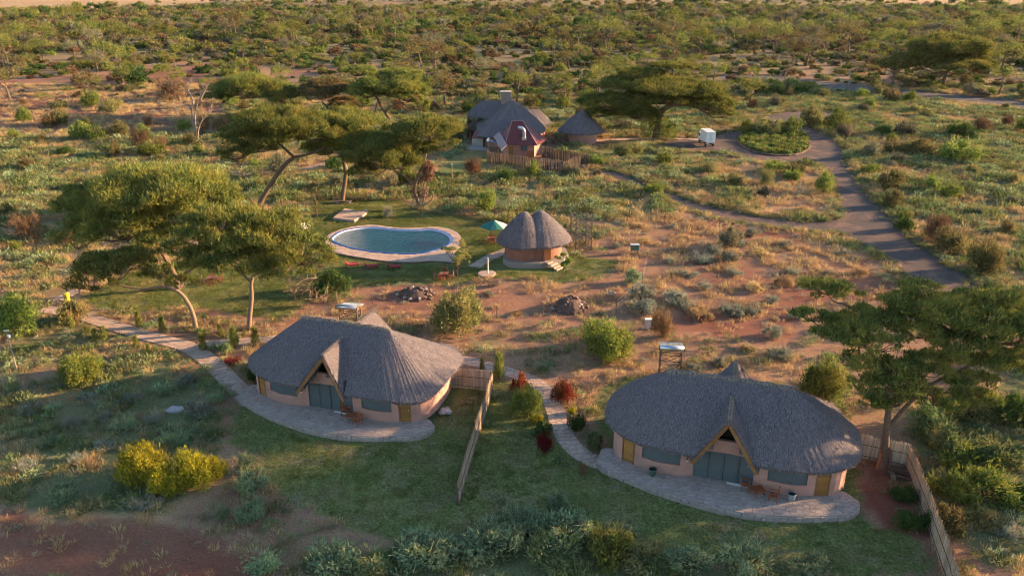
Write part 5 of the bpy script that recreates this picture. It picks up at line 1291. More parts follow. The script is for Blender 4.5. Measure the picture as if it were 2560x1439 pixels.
# ------------------------------------------------------------------ bush and tree stock (unit size, copied)
def stock_bush(seed, n, ln, wd, tall=1.0, nsub=9, up=.35, lower=-.3):
    g = np.random.default_rng(seed); Q = []
    for k in range(nsub):
        a = g.random()*6.283; r = math.sqrt(g.random())*.72; q = g.uniform(.18,.46); z = tall*(.22 + .72*g.random()*(1-.75*r))
        Q.append(clump((r*math.cos(a), r*math.sin(a)*.85, z), (q, q*g.uniform(.7,1.1), q*.8*tall), int(n/nsub*(.4+q*2)), ln, wd, -.75, .4, up, 1, .65, g))
    k = n//12; a = g.random(k)*6.283; r = np.sqrt(g.random(k))*.8; p = np.stack([r*np.cos(a), r*np.sin(a), tall*(.3+.7*g.random(k)*(1-r*.7))], 1)
    Q.append(blades(p, unit(np.stack([np.cos(a)*.5, np.sin(a)*.5, np.full(k,.9)], 1) + g.normal(size=(k,3))*.35), ln*2.2, wd*.5, g))
    Q.append(clump((g.uniform(-.15,.15),g.uniform(-.15,.15),tall*.2), (.8,.72,tall*.38), n//4, ln, wd, lower, .5, up, 1, .6, g)); return np.concatenate(Q)
def stock_stem(seed, r=.05, tall=1.0, k=4):
    gr = random.Random(seed); mb = MB()
    for i in range(k):
        a = 6.283*i/k + gr.random(); mb.tube(branch((.03*math.cos(a),.03*math.sin(a),-.03),(.42*math.cos(a),.42*math.sin(a),tall*.62), -.1, 4, .05, gr), [r, r*.8, r*.6, r*.4, r*.2], 5, cap=False)
    return mb
def stock_tree(seed, n=1500, ln=.075, wd=.017, h=1.0, flat=.13, spread=.62):
    """umbrella tree of height 1"""
    g = np.random.default_rng(seed); gr = random.Random(seed); Q = []; tk = MB(); lean = gr.uniform(-.1,.1)
    tk.tube([(0,0,-.02),(lean*.5,0,h*.25),(lean,gr.uniform(-.04,.04),h*.48)], [.045,.034,.028], 6)
    m_ = gr.randint(3,5); cl = [(lean, 0, h*.86, spread*.62)]
    for i in range(m_): a = 6.283*i/m_ + gr.random()*.8; q = spread*gr.uniform(.45,.62); cl.append((lean+q*math.cos(a), q*math.sin(a), h*gr.uniform(.66,.8), spread*gr.uniform(.34,.5)))
    for x, y, z, r in cl:
        q, cc = puff_leaves((x,y,z), (r, r*.9, flat*h*gr.uniform(.8,1.2)), g, ln, wd, n/(len(cl)*r*r*1.5*3.1*.09*9*1.0), 9, -.15); Q.append(q)
        tk.tube(branch((lean,0,h*.46),(x,y,z-flat*.5), .2, 4, .05, gr), [.022,.018,.014,.01,.006], 5, cap=False)
    return np.concatenate(Q), tk
STOCK = {}
def leafcopy(me, m): c = me.copy(); c.materials.clear(); c.materials.append(m); return c
geo_b = [npmesh('foliage', stock_bush(200+i, 1500, .16, .055, (.95,1.1,.8,1.25,.7,1.0)[i], (9,7,11,8,12,6)[i]), M['leaf_green']) for i in range(6)]
geo_big = [npmesh('foliage', stock_bush(220+i, 5200, .10, .036, (1.0,1.15)[i], 16), M['leaf_green']) for i in range(2)]
geo_tw = [npmesh('foliage', stock_bush(240+i, 1700, .24, .02, (1.0,1.2)[i], 8, .5), M['leaf_brown']) for i in range(2)]
geo_herb = [npmesh('foliage', stock_bush(260+i, 700, .30, .045, (.7,.85,.6)[i], 6, .9, -.05), M['leaf_silver']) for i in range(3)]
geo_small = [npmesh('foliage', stock_bush(280+i, 520, .24, .10, (.95,1.15,.85)[i], 7), M['leaf_green']) for i in range(3)]
stems = [stock_stem(300+i).mesh('stem', M['bark']) for i in range(3)]
BUSHMAT = {'green':'leaf_green','olive':'leaf_olive','dark':'leaf_dark','yellow':'leaf_yellow','red':'leaf_red','maroon':'leaf_maroon','bluegreen':'leaf_bluegreen','silver':'leaf_silver','brown':'leaf_brown','acacia':'acacia','dry':'acacia_dry','feather':'feather','herb':'herb','straw':'grass_dry','grey':'leaf_grey'}
CACHE = {}
def bush_mesh(geo, i, kind):
    k = (geo, i, kind)
    if k not in CACHE: CACHE[k] = leafcopy({'b':geo_b,'big':geo_big,'tw':geo_tw,'herb':geo_herb,'small':geo_small}[geo][i], M[BUSHMAT[kind]])
    return CACHE[k]
def bush(pos, w, h, kind, label, geo='b', name='bush', cat='bush', group=None, rz=None, stem=True, g=R):
    """w: full width, h: height in metres"""
    n_ = {'b':6,'big':2,'tw':2,'herb':3,'small':3}[geo]; i = g.randrange(n_); o = thing(name, label, cat, (pos[0],pos[1],0), g.uniform(0,6.28) if rz is None else rz, group)
    o.scale = (w/2*.98, w/2*g.uniform(.75,1.0), h/1.12); link('foliage', bush_mesh(geo, i, kind), o)
    if stem: link('stem', stems[g.randrange(3)], o)
    return o
def bpx(px, py, wpx, hpx, kind, label, geo='b', **kw):
    """bush given by its foot on the photograph and its apparent width and height"""
    x, y = P(px, py); s = PPM(y); dep = math.atan2(CAM_H, y); w = wpx/s*1.16; h = max(.35*w, (hpx/s - .28*w*math.sin(dep))/math.cos(dep))
    return bush((x, y + w*.25), w, h, kind, label, geo, **kw)
# named bushes near the buildings
for a in (
 (605,1185,68,52,'bluegreen','round green dome shrub, topmost of three beside the left lawn','b'),
 (628,1240,90,68,'bluegreen','round green dome shrub, middle of three beside the left lawn','b'),
 (622,1308,80,66,'bluegreen','round green dome shrub, lowest of three beside the left lawn','b'),
 (552,1300,45,35,'bluegreen','small grey-green shrub left of the lowest dome shrub','b'),
 (185,965,135,90,'green','leafy sunlit bush left of the stone path','big'),
 (20,850,150,120,'green','large leafy bush at the left edge by the lamp pole','big'),
 (1520,905,165,125,'green','big bright green bush in the dry field left of solar tower','big'),
 (1140,840,150,118,'olive','feathery olive bush right of the pool-side cottage roof','big'),
 (1210,535,82,72,'green','rounded leafy bush on the lawn left of the pool hut roof','b'),
 (2070,1030,125,140,'acacia','dense thorny bush behind the right end of lower right cottage','big'),
 (825,742,105,62,'dark','dark round bush at the edge of the pool lawn','b'),
 (1660,850,80,85,'brown','feathery brown thorn bush beside the meter box','tw'),
 (1583,712,48,46,'bluegreen','round grey-green bush left of the wire fence','b'),
 (1605,755,75,50,'silver','pale dry shrub at the middle of the wire fence','b'),
 (1690,762,80,42,'silver','pale dry shrub right of the wire fence','b'),
 (1610,790,90,40,'silver','pale dry shrub below the wire fence','b'),
 (1400,1285,70,60,'bluegreen','grey-green shrub on the lawn edge below the reed fence','b'),
 (1310,1350,150,80,'bluegreen','bushy blue-green mound at lower centre, left','b'),
 (1420,1370,150,95,'bluegreen','bushy blue-green mound at lower centre, tallest','b'),
 (1230,1400,170,85,'bluegreen','blue-green mound at the bottom edge left of centre','b'),
 (1380,1425,160,80,'herb','green mound at the bottom edge near centre','b'),
 (1530,1415,150,95,'feather','pale-tipped feathery bush at the bottom edge','b'),  # lighter leaf kind stands for golden sun that misses this bush
 (1620,1435,130,75,'herb','green bush at the bottom edge right of the feathery bush','b'),
 (1730,1445,130,60,'bluegreen','low grey-green bush at the bottom edge below the terrace','b'),
 (1880,1450,160,60,'bluegreen','wide grey-green bush at the bottom edge, right of centre','b'),
 (2030,1450,120,60,'bluegreen','grey-green bush at the bottom edge near the right fence','b'),
 (1060,1430,180,80,'bluegreen','wide blue-green mound at the bottom edge under the reed fence end','b'),
 (830,1440,160,60,'bluegreen','low blue-green mound at the bottom edge, left','b'),
 (650,1440,110,50,'bluegreen','small mound at the bottom edge beside bare red soil','b'),
 (920,1450,140,65,'herb','green mound at the bottom edge between two blue-green mounds','b'),
 (2265,1260,80,55,'dark','dark green bush inside the reed fence corner','b'),
 (2290,1330,85,70,'dark','dark green bush against the inner side of the reed fence','b'),
 (2375,1340,120,80,'olive','pale-tipped bush outside the reed fence, lower right','b'),
 (2440,1200,170,90,'green','big green thicket outside the reed fence, upper','b'),
 (2390,1150,130,80,'herb','green thicket at the reed fence corner','b'),
 (2520,1180,150,90,'herb','green thicket at the right edge','b'),
 (2400,1260,130,80,'green','sunlit green bush against the reed fence','b'),
 (2490,1270,150,85,'green','leafy green bush right of the reed fence','b'),
 (2560,1280,110,80,'dark','dark thicket cut by the right edge','b'),
 (2540,1350,90,50,'silver','pale grey shrub on red soil, right edge','herb'),
 (2470,1330,120,60,'olive','dry olive bush right of the reed fence on red soil','b'),
 (2340,1090,120,75,'herb','green shrub behind the fence corner tree','b'),
 (2450,1060,150,80,'olive','loose olive shrub under the right-hand acacia','b'),
 (2550,1070,120,90,'dark','dark shrub under the right-hand acacia, edge of view','b'),
 (2470,690,95,105,'olive','dense round bush beyond the drive, right','big'),
 (2345,612,85,78,'brown','brown thorn tree beside the drive','tw'),
 (2395,640,105,85,'dry','dry olive bush between thorn tree and dense round bush','b'),
 (2235,475,78,60,'olive','dark-stemmed olive bush beyond the drive bend','b'),
 (2385,497,60,42,'green','bright yellow-green bush in the right-hand meadow','b'),
 (2310,390,85,50,'olive','olive bush at the meadow top, left of a pair','b'),
 (2420,412,120,70,'green','large rounded bush at the meadow top','b'),
 (1930,338,105,55,'olive','leafy grey tree-bush on the roundabout island','b'),
 (1985,340,60,45,'green','leafy bush at the right of the roundabout island','b'),
 (2100,335,75,60,'green','large ivy-green bush beside the drive bend','b'),
 (2035,318,60,50,'olive','round olive bush behind the roundabout','b'),
 (1868,335,40,42,'green','small leafy tree left of the roundabout','b'),
 (1560,392,60,40,'olive','loose bush on the grass right of the kitchen yard','b'),
 (1590,388,45,48,'olive','loose upright bush below the great acacia','b'),
 (1405,395,35,30,'green','leafy green shrub inside the kitchen yard','b'),
 (1495,415,50,32,'green','low green bush at the yard gate','b'),
 (1940,435,60,40,'green','green bush left of the drive, upper','b'),
 (1985,455,58,44,'green','dense green bush left of the drive, lower','b'),
 (1920,470,45,55,'olive','thin olive tree left of the drive','tw'),
 (1845,470,60,45,'olive','loose olive bush in the triangle field','b'),
 (1640,490,55,45,'green','green bush at the edge of the branch drive','b'),
 (370,395,95,48,'green','wide green bush in the left meadow','b'),
 (60,610,90,85,'brown','reddish-brown thorn tree in the left meadow','tw'),
 (170,615,55,45,'brown','orange-brown dry bush left of the great acacia','tw'),
 (420,255,80,70,'brown','reddish bare bush left of the dead tree','tw'),
 (320,215,90,62,'dark','dark round tree on the left plain','b'),
 (290,345,60,40,'olive','olive bush on the red soil left of the dead tree','b'),
 (140,275,45,35,'olive','small olive bush on the red soil, far left','b'),
 (265,290,55,38,'olive','olive bush on the red soil between two others','b'),
 (1180,440,70,50,'brown','pinkish dry bush left of the log palisade','tw'),
 (970,545,28,36,'silver','silvery white shrub on the lawn above the pool','b'),
 (640,960,60,70,'dark','dark leafy shrub at the left end of the cottage','b'),
 (580,915,42,28,'maroon','dark maroon shrub beside the stone path','b')):
    bpx(a[0], a[1], a[2], a[3], a[4], a[5], a[6])
yb = bpx(345,1225,150,115,'yellow','wide irregular golden-yellow leafy bush in the left foreground','big')
for dx, dy, sx, sz in ((1.0,-.35,.8,.8),(1.75,-.1,.75,.9),(2.3,.3,.5,.6)):
    c = link('foliage', bush_mesh('big', 1 if dx > 1 else 0, 'yellow'), yb, (0,0,0), dx*2); c.scale = (sx,sx,sz); c.location = Matrix.Rotation(-yb.rotation_euler[2],3,'Z') @ Vector((dx*.95,dy,0))
# ornamental plants by the curving path
for a in (
 (1300,995,70,60,'red','b','red croton at the left of the curving path'),(1320,1055,85,95,'green','big','tall leafy green shrub left of the curving path'),
 (1342,1062,36,36,'yellow','b','small golden shrub below the tall green shrub'),(1352,1098,58,48,'dark','b','dark clipped shrub left of the curving path'),
 (1365,1132,58,56,'maroon','b','maroon-leaved shrub left of the curving path'),(1412,1012,62,72,'red','b','tall red croton at the right of the curving path'),
 (1433,1040,28,26,'yellow','b','small yellow-orange shrub below the right croton'),(1445,1078,52,54,'dark','b','dark green shrub right of the curving path'),
 (1485,1125,55,50,'herb','small','pale broad-leaved plant beside the lower right cottage'),(1400,1165,36,46,'herb','small','pale broad-leaved plant left of the path foot'),
 (1460,1190,36,42,'brown','tw','brown spiky shrub at the foot of the curving path'),(560,890,45,38,'herb','small','small leafy plant beside the stone path bend')):
    bpx(a[0], a[1], a[2], a[3], a[4], a[6], a[5], name='garden_shrub', cat='shrub')
# topiary tree by the hut and lawn trees
def lollipop(base, crown, label, leaf, r0=.07, n=1500, ln=.2, wd=.07, name='small_tree'):
    bx, by = P(*base); o = thing(name, label, 'tree', (bx,by,0)); g = np.random.default_rng(int(base[0])); Q = []; tk = MB(); gr = random.Random(int(base[0]))
    for (cx, cy, hw, hh) in crown:
        x, z = PD(cx, cy, by); s = PPM(by, z); rx, rz = hw/s, hh/s/math.cos(math.atan2(CAM_H,by))*.85; q, cc = puff_leaves((x-bx,0,z), (rx*.85,rx*.85,rz*.85), g, ln, wd, n/len(crown)/(12*rx*rx*.09*3.1*1.2), 12, -.7); Q.append(q)
        f = (0,0,(z-rz)*.75); tk.tube(branch((0,0,-.1), f, 0, 3, .04, gr), [r0*1.2,r0,r0*.9,r0*.8], 6)
        for p in cc[::2]: tk.tube(branch(f, tuple(p), 0, 3, .06, gr), [r0*.6,r0*.4,r0*.3,.012], 4, cap=False)
    tk.build('trunk', M['bark'], o, smooth=True); link('crown', npmesh('crown', np.concatenate(Q), M[leaf]), o)
lollipop((1408,693), [(1407,650,30,22)], 'small round-headed tree right of the pool hut steps', 'leaf_green', .07, 5200)
lollipop((1142,690), [(1143,625,45,38),(1160,650,30,22)], 'small loose-crowned tree at the right end of the pool', 'leaf_olive', .09, 10000)
lollipop((792,545), [(792,500,28,30),(785,470,20,18)], 'slender olive tree left of the stone platform', 'leaf_olive', .06, 3600)
lollipop((762,562), [(755,542,30,14)], 'low crooked tree above the pale parasol', 'leaf_olive', .06, 2000)
lollipop((1215,228), [(1213,195,28,20)], 'small upright tree left of the lodge, beyond the deck', 'leaf_olive', .12, 2400, .3, .12)
# young feathery saplings along the path
gs = np.random.default_rng(77); u = gs.random(420); a = gs.random(420)*6.283
p = np.stack([.10*(1-u)*np.cos(a), .10*(1-u)*np.sin(a), u*.85], 1); d = unit(np.stack([np.cos(a)*.5, np.sin(a)*.5, np.full(420,1.1)], 1) + gs.normal(size=(420,3))*.18)
sap_leaf = npmesh('foliage', blades(p, d, .30, .022, gs), M['feather']); sap_stem = MB().tube([(0,0,-.03),(0,0,.8)], [.02,.008], 5).mesh('stem', M['bark'])
for i, (px, py, h) in enumerate([(350,818,1.8),(408,828,1.5),(262,850,1.4),(218,838,1.0),(180,822,1.3),(240,852,1.3),(342,868,1.2),(372,882,1.0),(552,842,1.3),(508,876,1.9),(588,868,1.9),(640,862,1.8),(612,842,.8),(290,770,.9),(1248,945,2.2),(1205,925,1.0)]):
    o = thing('feathery_sapling', 'young feathery upright sapling beside the stone path' if px < 1000 else 'tall grassy sapling at the corner of the reed fence' if h > 2 else 'short grassy sapling behind the reed fence', 'sapling', (*P(px,py),0), R.uniform(0,6), 'feathery saplings along the stone path'); s = h*R.uniform(.95,1.15); o.scale = (s*1.1,s*1.1,s)
    if px < 1000: o['label'] = ['young feathery sapling above the stone path, left of the bent trunk','young feathery sapling above the stone path, nearest the bent trunk','feathery sapling in the pair below the stone path, left one','short feathery sapling below the stone path, second from the left','leftmost feathery sapling below the stone path','feathery sapling in the pair below the stone path, right one','feathery sapling below the path, first before the fork','feathery sapling below the path, nearest the fork','small sapling on the far side of the branch path','tall sapling at the fork of the stone path','tall sapling on the branch path, between two others','tall sapling on the branch path nearest the cottage roof','tiny sapling at the foot of the straight-trunked acacia','thin yellow sapling on the shaded grass under the bent trunk'][i]
    link('foliage', sap_leaf, o); link('stem', sap_stem, o)

# ------------------------------------------------------------------ no-go areas for scattered plants
BLOCK = [DRIVE_W, ROAD_W, DECK, GARDEN, TR2, TR1] + PATHS
for c, s in ((cotA,.985),(cotB,1)):
    BLOCK.append([tuple((c.matrix_basis @ Vector(q))[:2]) for q in ((-8.9,10,0),(-9,-1,0),(-5,-3,0),(0,-3.9,0),(5,-3.3,0),(9,-1.5,0),(9.3,3,0),(9,10.5,0))])
BLOCK += [[(-9,152),(-6,144),(9,134),(14.5,139.5),(10,146),(7.5,166),(7,175),(-9,173)], [(9.5,156),(19,156),(19,165),(9.5,165)], [(-2.6,88),(5,87),(8,90),(7,96),(-1,96)], [(37,153),(43,153),(43,162),(37,162)]]
def free(x, y):
    k = np.ones(len(x), bool)
    for b in BLOCK: k &= ~inside(x, y, b)
    return k
LAWNFREE = lambda x, y: ~np.any([inside(x, y, b) for b in LAWN], axis=0)
def view_points(n, y0, y1, g, pad=6, power=0.0):
    """random points on the ground inside the field of view, even per area"""
    yy = np.sqrt(g.random(n)*(y1**2-y0**2)+y0**2); half = .66*yy+pad; return (g.random(n)*2-1)*half, yy
def region(x, y):
    d = 'near' if y < 75 else 'in the middle distance' if y < 140 else 'far'
    return x, y

# silver tussocks of the dry field: individual plants
g = np.random.default_rng(91); px_sil = [(1895,735,60,34),(1840,690,50,28),(1700,690,45,25),(1760,725,45,25),(1690,735,36,22),(1735,695,36,22),(1930,850,60,46),(1955,905,70,50),(1870,880,45,32),(1800,920,55,36),(1745,935,50,30),(1840,790,80,45),(1760,800,90,50),(1720,775,70,45),(1890,790,50,36),(1990,800,40,30),(1960,720,60,40),(1760,660,60,40),(1820,655,60,36),(1680,660,40,24),(1905,640,50,28),(1850,620,40,26),(1990,690,46,28),(2040,720,44,28),(1290,790,36,22),(1220,740,30,18),(1500,790,30,20),(1780,640,70,40),(1560,860,30,24),(1650,780,40,26),(1930,760,44,26),(2080,690,40,24),(1610,610,34,20),(1540,620,30,18),(1890,590,50,30),(1970,620,40,24),(2150,690,46,30),(2110,640,40,28),
 (70,1040,70,42),(20,985,60,60),(210,1010,60,34),(140,1260,110,44),(350,1275,90,44),(430,1110,90,52),(480,1050,90,62),(440,1180,30,20),(250,1060,60,40),(110,1120,60,40),(190,1160,50,34),(300,1080,70,44),(60,1180,60,40),(20,1240,40,34),(380,1060,50,34),(130,1030,50,30),(320,1010,60,34),(400,990,70,40),(460,970,60,34),(540,1010,50,34),(180,1070,60,36),(90,1090,50,30),(260,1130,60,36),(30,1100,50,34)]
for i, (px, py, w_, h_) in enumerate(px_sil):
    left = px < 700; kind = ('bluegreen' if i % 2 else 'silver') if left else ('silver' if i % 4 else 'straw')
    bpx(px, py, w_, h_, kind, 'grey-green herb tussock in the shaded left foreground' if left else 'pale dry tussock in the sunlit field right of centre', 'herb', name='tussock', cat='shrub', group='tussocks of the left foreground' if left else 'tussocks of the dry field', stem=False)
# hand-placed background acacias
tree_geo = []
for i in range(5):
    q, tk = stock_tree(400+i, 1500, .085, .022); tree_geo.append((npmesh('crown', q, M['acacia']), tk.mesh('trunk', M['bark'])))
TC = {}
def bg_tree(x, y, h, kind, label, group, parts=True, g=R):
    i = g.randrange(5); k = (i, kind)
    if k not in TC:
        cr = leafcopy(tree_geo[i][0], M[kind]); TC[k] = cr
    o = thing('acacia_tree', label, 'tree', (x,y,0), g.uniform(0,6.28), group); s = h*g.uniform(.95,1.15); o.scale = (s,s,h); link('crown', TC[k], o); link('trunk', tree_geo[i][1], o); return o
for px, py, wpx, hpx, lb in ((1515,130,80,70,'broad dark acacia at the centre right of the bushland'),(1680,108,90,62,'pale umbrella acacia in the bushland above the great acacia'),(1935,138,75,70,'upright acacia in the bushland beyond the far road'),(2120,140,90,72,'brownish acacia in the bushland left of the far dark one'),(70,85,95,55,'dark acacia at the far left of the bushland'),(180,70,90,50,'dark umbrella acacia at the top left beside open plain'),(590,95,80,55,'reddish-brown flat acacia in the bushland left of centre'),(2230,215,80,70,'reddish acacia left of the large dark one beyond the road'),(1330,70,70,40,'acacia at the top centre of the bushland'),(2460,120,90,60,'dark acacia at the top right of the bushland'),(2090,85,80,45,'grey-green acacia at the top right horizon'),(860,60,60,40,'grey acacia at the top, left of centre'),(1750,140,60,60,'spindly acacia behind the great acacia'),(2540,110,70,60,'dark acacia cut by the right edge, top'),(930,95,60,45,'brown acacia left of the crossarm pole')):
    x, y = P(px, py); s = PPM(y); bg_tree(x, y, hpx/s/.96, 'acacia_dry' if 'brown' in lb or 'red' in lb else 'acacia', lb, 'acacias of the bushland')
# unseen trees added right of the view, sized and placed to shade the foreground
for i, (x, y, h, k_) in enumerate([(57,56.5,22,.55),(52,57,20.5,.55),(55,53.5,20.5,.5),(58,66,17.5,.5),(50,45.5,10.5,1),(58,46.5,11.5,1)]):
    o = bg_tree(x, y, h, 'acacia', ['tallest umbrella acacia outside the right edge of the view','tall narrow-crowned acacia just outside the right edge','slim tall acacia outside the right edge, behind the narrow-crowned one','acacia of middling height outside the right edge, behind the tall ones','low umbrella acacia just outside the right edge, near the reed fence','second low umbrella acacia outside the right edge','tall umbrella acacia farthest outside the right edge'][i], 'acacias beyond the right edge'); o.scale = (o.scale[0]*k_, o.scale[1]*k_, o.scale[2])

# scattered individuals
gz = np.random.default_rng(123); GR = random.Random(55)
def scatter(n, y0, y1, minz, fn, sep):
    xs, ys = view_points(n*6, y0, y1, gz); k = free(xs, ys) & LAWNFREE(xs, ys); xs, ys = xs[k], ys[k]; z = zones(xs, ys); w_ = fn(z, xs, ys); k = gz.random(len(xs)) < w_; xs, ys = xs[k], ys[k]; z = [q[k] for q in z]
    out_ = []; cell = {}
    for i, (x, y) in enumerate(zip(xs, ys)):
        s = sep*max(1, y/150); key = (int(x/s), int(y/s))
        if any((key[0]+a, key[1]+b) in cell and math.hypot(cell[(key[0]+a,key[1]+b)][0]-x, cell[(key[0]+a,key[1]+b)][1]-y) < s for a in (-1,0,1) for b in (-1,0,1)): continue
        cell[key] = (x, y); out_.append((x, y, *[q[i] for q in z]))
        if len(out_) >= n: break
    return out_
def place(x, y):
    side = 'left' if x < -.22*y else 'right' if x > .22*y else 'centre'
    return side
for x, y, lw, gn, br, sw in scatter(222, 62, 235, 0, lambda z, x, y: np.clip(.15+.6*z[1]+.25*(y > 130), 0, 1)*(~inside(x, y, poly([(880,690),(2300,600),(2200,1000),(1200,930)]))), 3.2):
    r = GR.random(); kind = 'brown' if (x < -40 and y > 100 and r < .3) or r < .08 else 'grey' if r < .3 else 'olive' if r < .55 else 'green' if r < .8 else 'dark' if r < .9 else 'dry'
    w_ = GR.uniform(1.6,3.8)*(1.0 if y < 110 else 1.0+min(.6,(y-110)/120)); geo = 'tw' if kind == 'brown' else 'b'
    cn = {'grey':'grey-green','brown':'reddish-brown twiggy','olive':'olive','green':'green','dark':'dark green','dry':'dry olive'}[kind]; sz = 'large' if w_ > 2.9 else 'small' if w_ < 2.0 else 'mid-sized'
    zone = 'on the near plain' if y < 110 else 'on the plain around the lodge' if y < 165 else 'beyond the lodge'
    bush((x,y), w_, w_*GR.uniform(.62,.95), kind, '%s %s bush %s, %s of the view' % (sz, cn, zone, {'left':'left third','right':'right third','centre':'middle'}[place(x,y)]), geo, group='%s bushes %s' % (cn, zone), g=GR)
for x, y, lw, gn, br, sw in scatter(255, 200, 400, 0, lambda z, x, y: np.clip(.35+.7*z[1], 0, 1), 4.6):
    r = GR.random(); kind = 'acacia_dry' if r < .22 else 'leaf_grey' if r < .4 else 'acacia'; h = 3.4 + 6*GR.random()**1.5
    if y < 260: h *= .85
    bg_tree(x, y, h, kind, '%s %s acacia in the bushland, %s of the view' % ('tall' if h > 6 else 'low' if h < 4.4 else 'mid-sized', {'acacia_dry':'brownish','leaf_grey':'grey-green','acacia':'green'}[kind], {'left':'left third','right':'right third','centre':'middle'}[place(x,y)]), 'scattered acacias of the bushland', g=GR)
# ------------------------------------------------------------------ uncountable plants: point clouds of tufts
def gn_tree(name, coll):
    ng = bpy.data.node_groups.new(name, 'GeometryNodeTree'); ng.interface.new_socket('Geometry', in_out='INPUT', socket_type='NodeSocketGeometry'); ng.interface.new_socket('Geometry', in_out='OUTPUT', socket_type='NodeSocketGeometry')
    n = ng.nodes; gi_, go = n.new('NodeGroupInput'), n.new('NodeGroupOutput'); iop = n.new('GeometryNodeInstanceOnPoints'); ci = n.new('GeometryNodeCollectionInfo'); ci.inputs['Collection'].default_value = coll; ci.inputs['Separate Children'].default_value = True; ci.inputs['Reset Children'].default_value = True
    ar_ = n.new('GeometryNodeInputNamedAttribute'); ar_.data_type = 'FLOAT_VECTOR'; ar_.inputs[0].default_value = 'rot'; as_ = n.new('GeometryNodeInputNamedAttribute'); as_.data_type = 'FLOAT_VECTOR'; as_.inputs[0].default_value = 'scl'
    ix = n.new('GeometryNodeInputNamedAttribute'); ix.data_type = 'INT'; ix.inputs[0].default_value = 'pick'
    l = ng.links; l.new(gi_.outputs[0], iop.inputs['Points']); l.new(ci.outputs[0], iop.inputs['Instance']); iop.inputs['Pick Instance'].default_value = True
    l.new(ix.outputs[0], iop.inputs['Instance Index']); l.new(ar_.outputs[0], iop.inputs['Rotation']); l.new(as_.outputs[0], iop.inputs['Scale']); l.new(iop.outputs[0], go.inputs[0]); return ng
def cover(name, label, cat, meshes, x, y, s, sz, g):
    col = bpy.data.collections.new(name + '_stock')
    for m_ in meshes: col.objects.link(bpy.data.objects.new(name + '_tuft', m_))
    n = len(x); me = bpy.data.meshes.new(name); me.vertices.add(n); me.vertices.foreach_set('co', np.stack([x, y, np.zeros(n)], 1).reshape(-1).astype(np.float32))
    a = me.attributes.new('rot', 'FLOAT_VECTOR', 'POINT'); r = np.zeros((n,3)); r[:, 2] = g.random(n)*6.283; r[:, :2] = g.normal(size=(n,2))*.08; a.data.foreach_set('vector', r.reshape(-1).astype(np.float32))
    a = me.attributes.new('scl', 'FLOAT_VECTOR', 'POINT'); a.data.foreach_set('vector', np.stack([s, s, sz], 1).reshape(-1).astype(np.float32))
    a = me.attributes.new('pick', 'INT', 'POINT'); a.data.foreach_set('value', g.integers(0, len(meshes), n).astype(np.int32))
    o = link(name, me); md = o.modifiers.new('scatter', 'NODES'); md.node_group = gn_tree(name, col); return tag(o, label, cat, kind='stuff')
def tuft(seed, n, r, ln, wd, spread, m):
    g = np.random.default_rng(seed); a = g.random(n)*6.283; q = np.sqrt(g.random(n))*r; p = np.stack([q*np.cos(a), q*np.sin(a), np.zeros(n)], 1)
    d = unit(np.stack([np.cos(a)*spread*g.random(n), np.sin(a)*spread*g.random(n), np.ones(n)], 1) + g.normal(size=(n,3))*.2); return npmesh('tuft', blades(p, d, ln*(.5+.7*g.random(n)), wd, g), m)
def lowclump(seed, n, ln, wd, m, tall=.55): return npmesh('tuft', np.concatenate([clump((0,0,.1), (.5,.5,tall*.5), n, ln, wd, -.05, .4, .6, 1, .6, np.random.default_rng(seed))]), m)
gc = np.random.default_rng(321)
# lawn blades
xs, ys = view_points(150000, 36, 125, gc); k = ~LAWNFREE(xs, ys); xs, ys = xs[k], ys[k]; k = free(xs, ys); xs, ys = xs[k], ys[k]; k = gc.random(len(xs)) < np.clip(1.15-fbm(xs, ys, 4, 77)*.9, 0, 1); xs, ys = xs[k], ys[k]
s = gc.uniform(.7,1.4,len(xs)); cover('lawn_grass', 'short green lawn grass around cottages and pool', 'grass', [tuft(500+i, 26, .22, .11, .022, .9, M['lawnblade']) for i in range(3)], xs, ys, s*np.clip(ys/50,1,1.8), s*np.clip(.6+.8*fbm(xs, ys, 2.5, 5), .5, 1.4), gc)
# field covers
xs, ys = view_points(210000, 36, 240, gc); k = LAWNFREE(xs, ys) & free(xs, ys); xs, ys = xs[k], ys[k]; zl_, zg, zb, zs = zones(xs, ys); fm = fbm(xs, ys, 3.2, 41, 3); fw = fbm(xs, ys, 2.4, 51, 3)
grow = np.clip(ys/70, 1, 1.9)
k = gc.random(len(xs)) < np.clip((zs*1.25+.10-.35*zb)*np.clip((fw-.38)*5, 0, 1.2), 0, 1)*.8; cover('dry_grass', 'dry straw-coloured grass across the field', 'grass', [tuft(520+i, 34, .3, .5, .026, .8, M['grass_dry']) for i in range(4)], xs[k], ys[k], gc.uniform(.6,1.3,k.sum())*grow[k], gc.uniform(.5,1.2,k.sum())*np.clip(grow[k],1,1.5), gc)
k = gc.random(len(xs)) < np.clip((zg*1.5-.45*zb)*np.clip((fm-.40)*6, 0, 1.2), 0, 1)*.62; cover('green_ground_cover', 'green herbs and low scrub covering the plain', 'ground cover', [lowclump(540+i, 85, .20, .045, M['herb']) for i in range(3)] + [lowclump(545, 80, .22, .04, M['leaf_bluegreen'])] + [tuft(550+i, 36, .34, .5, .035, .8, M['grass_green']) for i in range(2)], xs[k], ys[k], (sv := (.45+1.5*gc.random(k.sum())**2.2))*grow[k], sv*gc.uniform(.5,1.1,k.sum())*np.clip(grow[k],1,1.7), gc)
k = gc.random(len(xs)) < .10*(.4+zs)*(1-.6*zb); cover('grey_herbs', 'small grey herbs dotted between grass and soil', 'ground cover', [lowclump(560+i, 70, .24, .032, M['leaf_silver']) for i in range(3)], xs[k], ys[k], gc.uniform(.4,.9,k.sum())*grow[k], gc.uniform(.4,.9,k.sum())*np.clip(grow[k],1,1.6), gc)
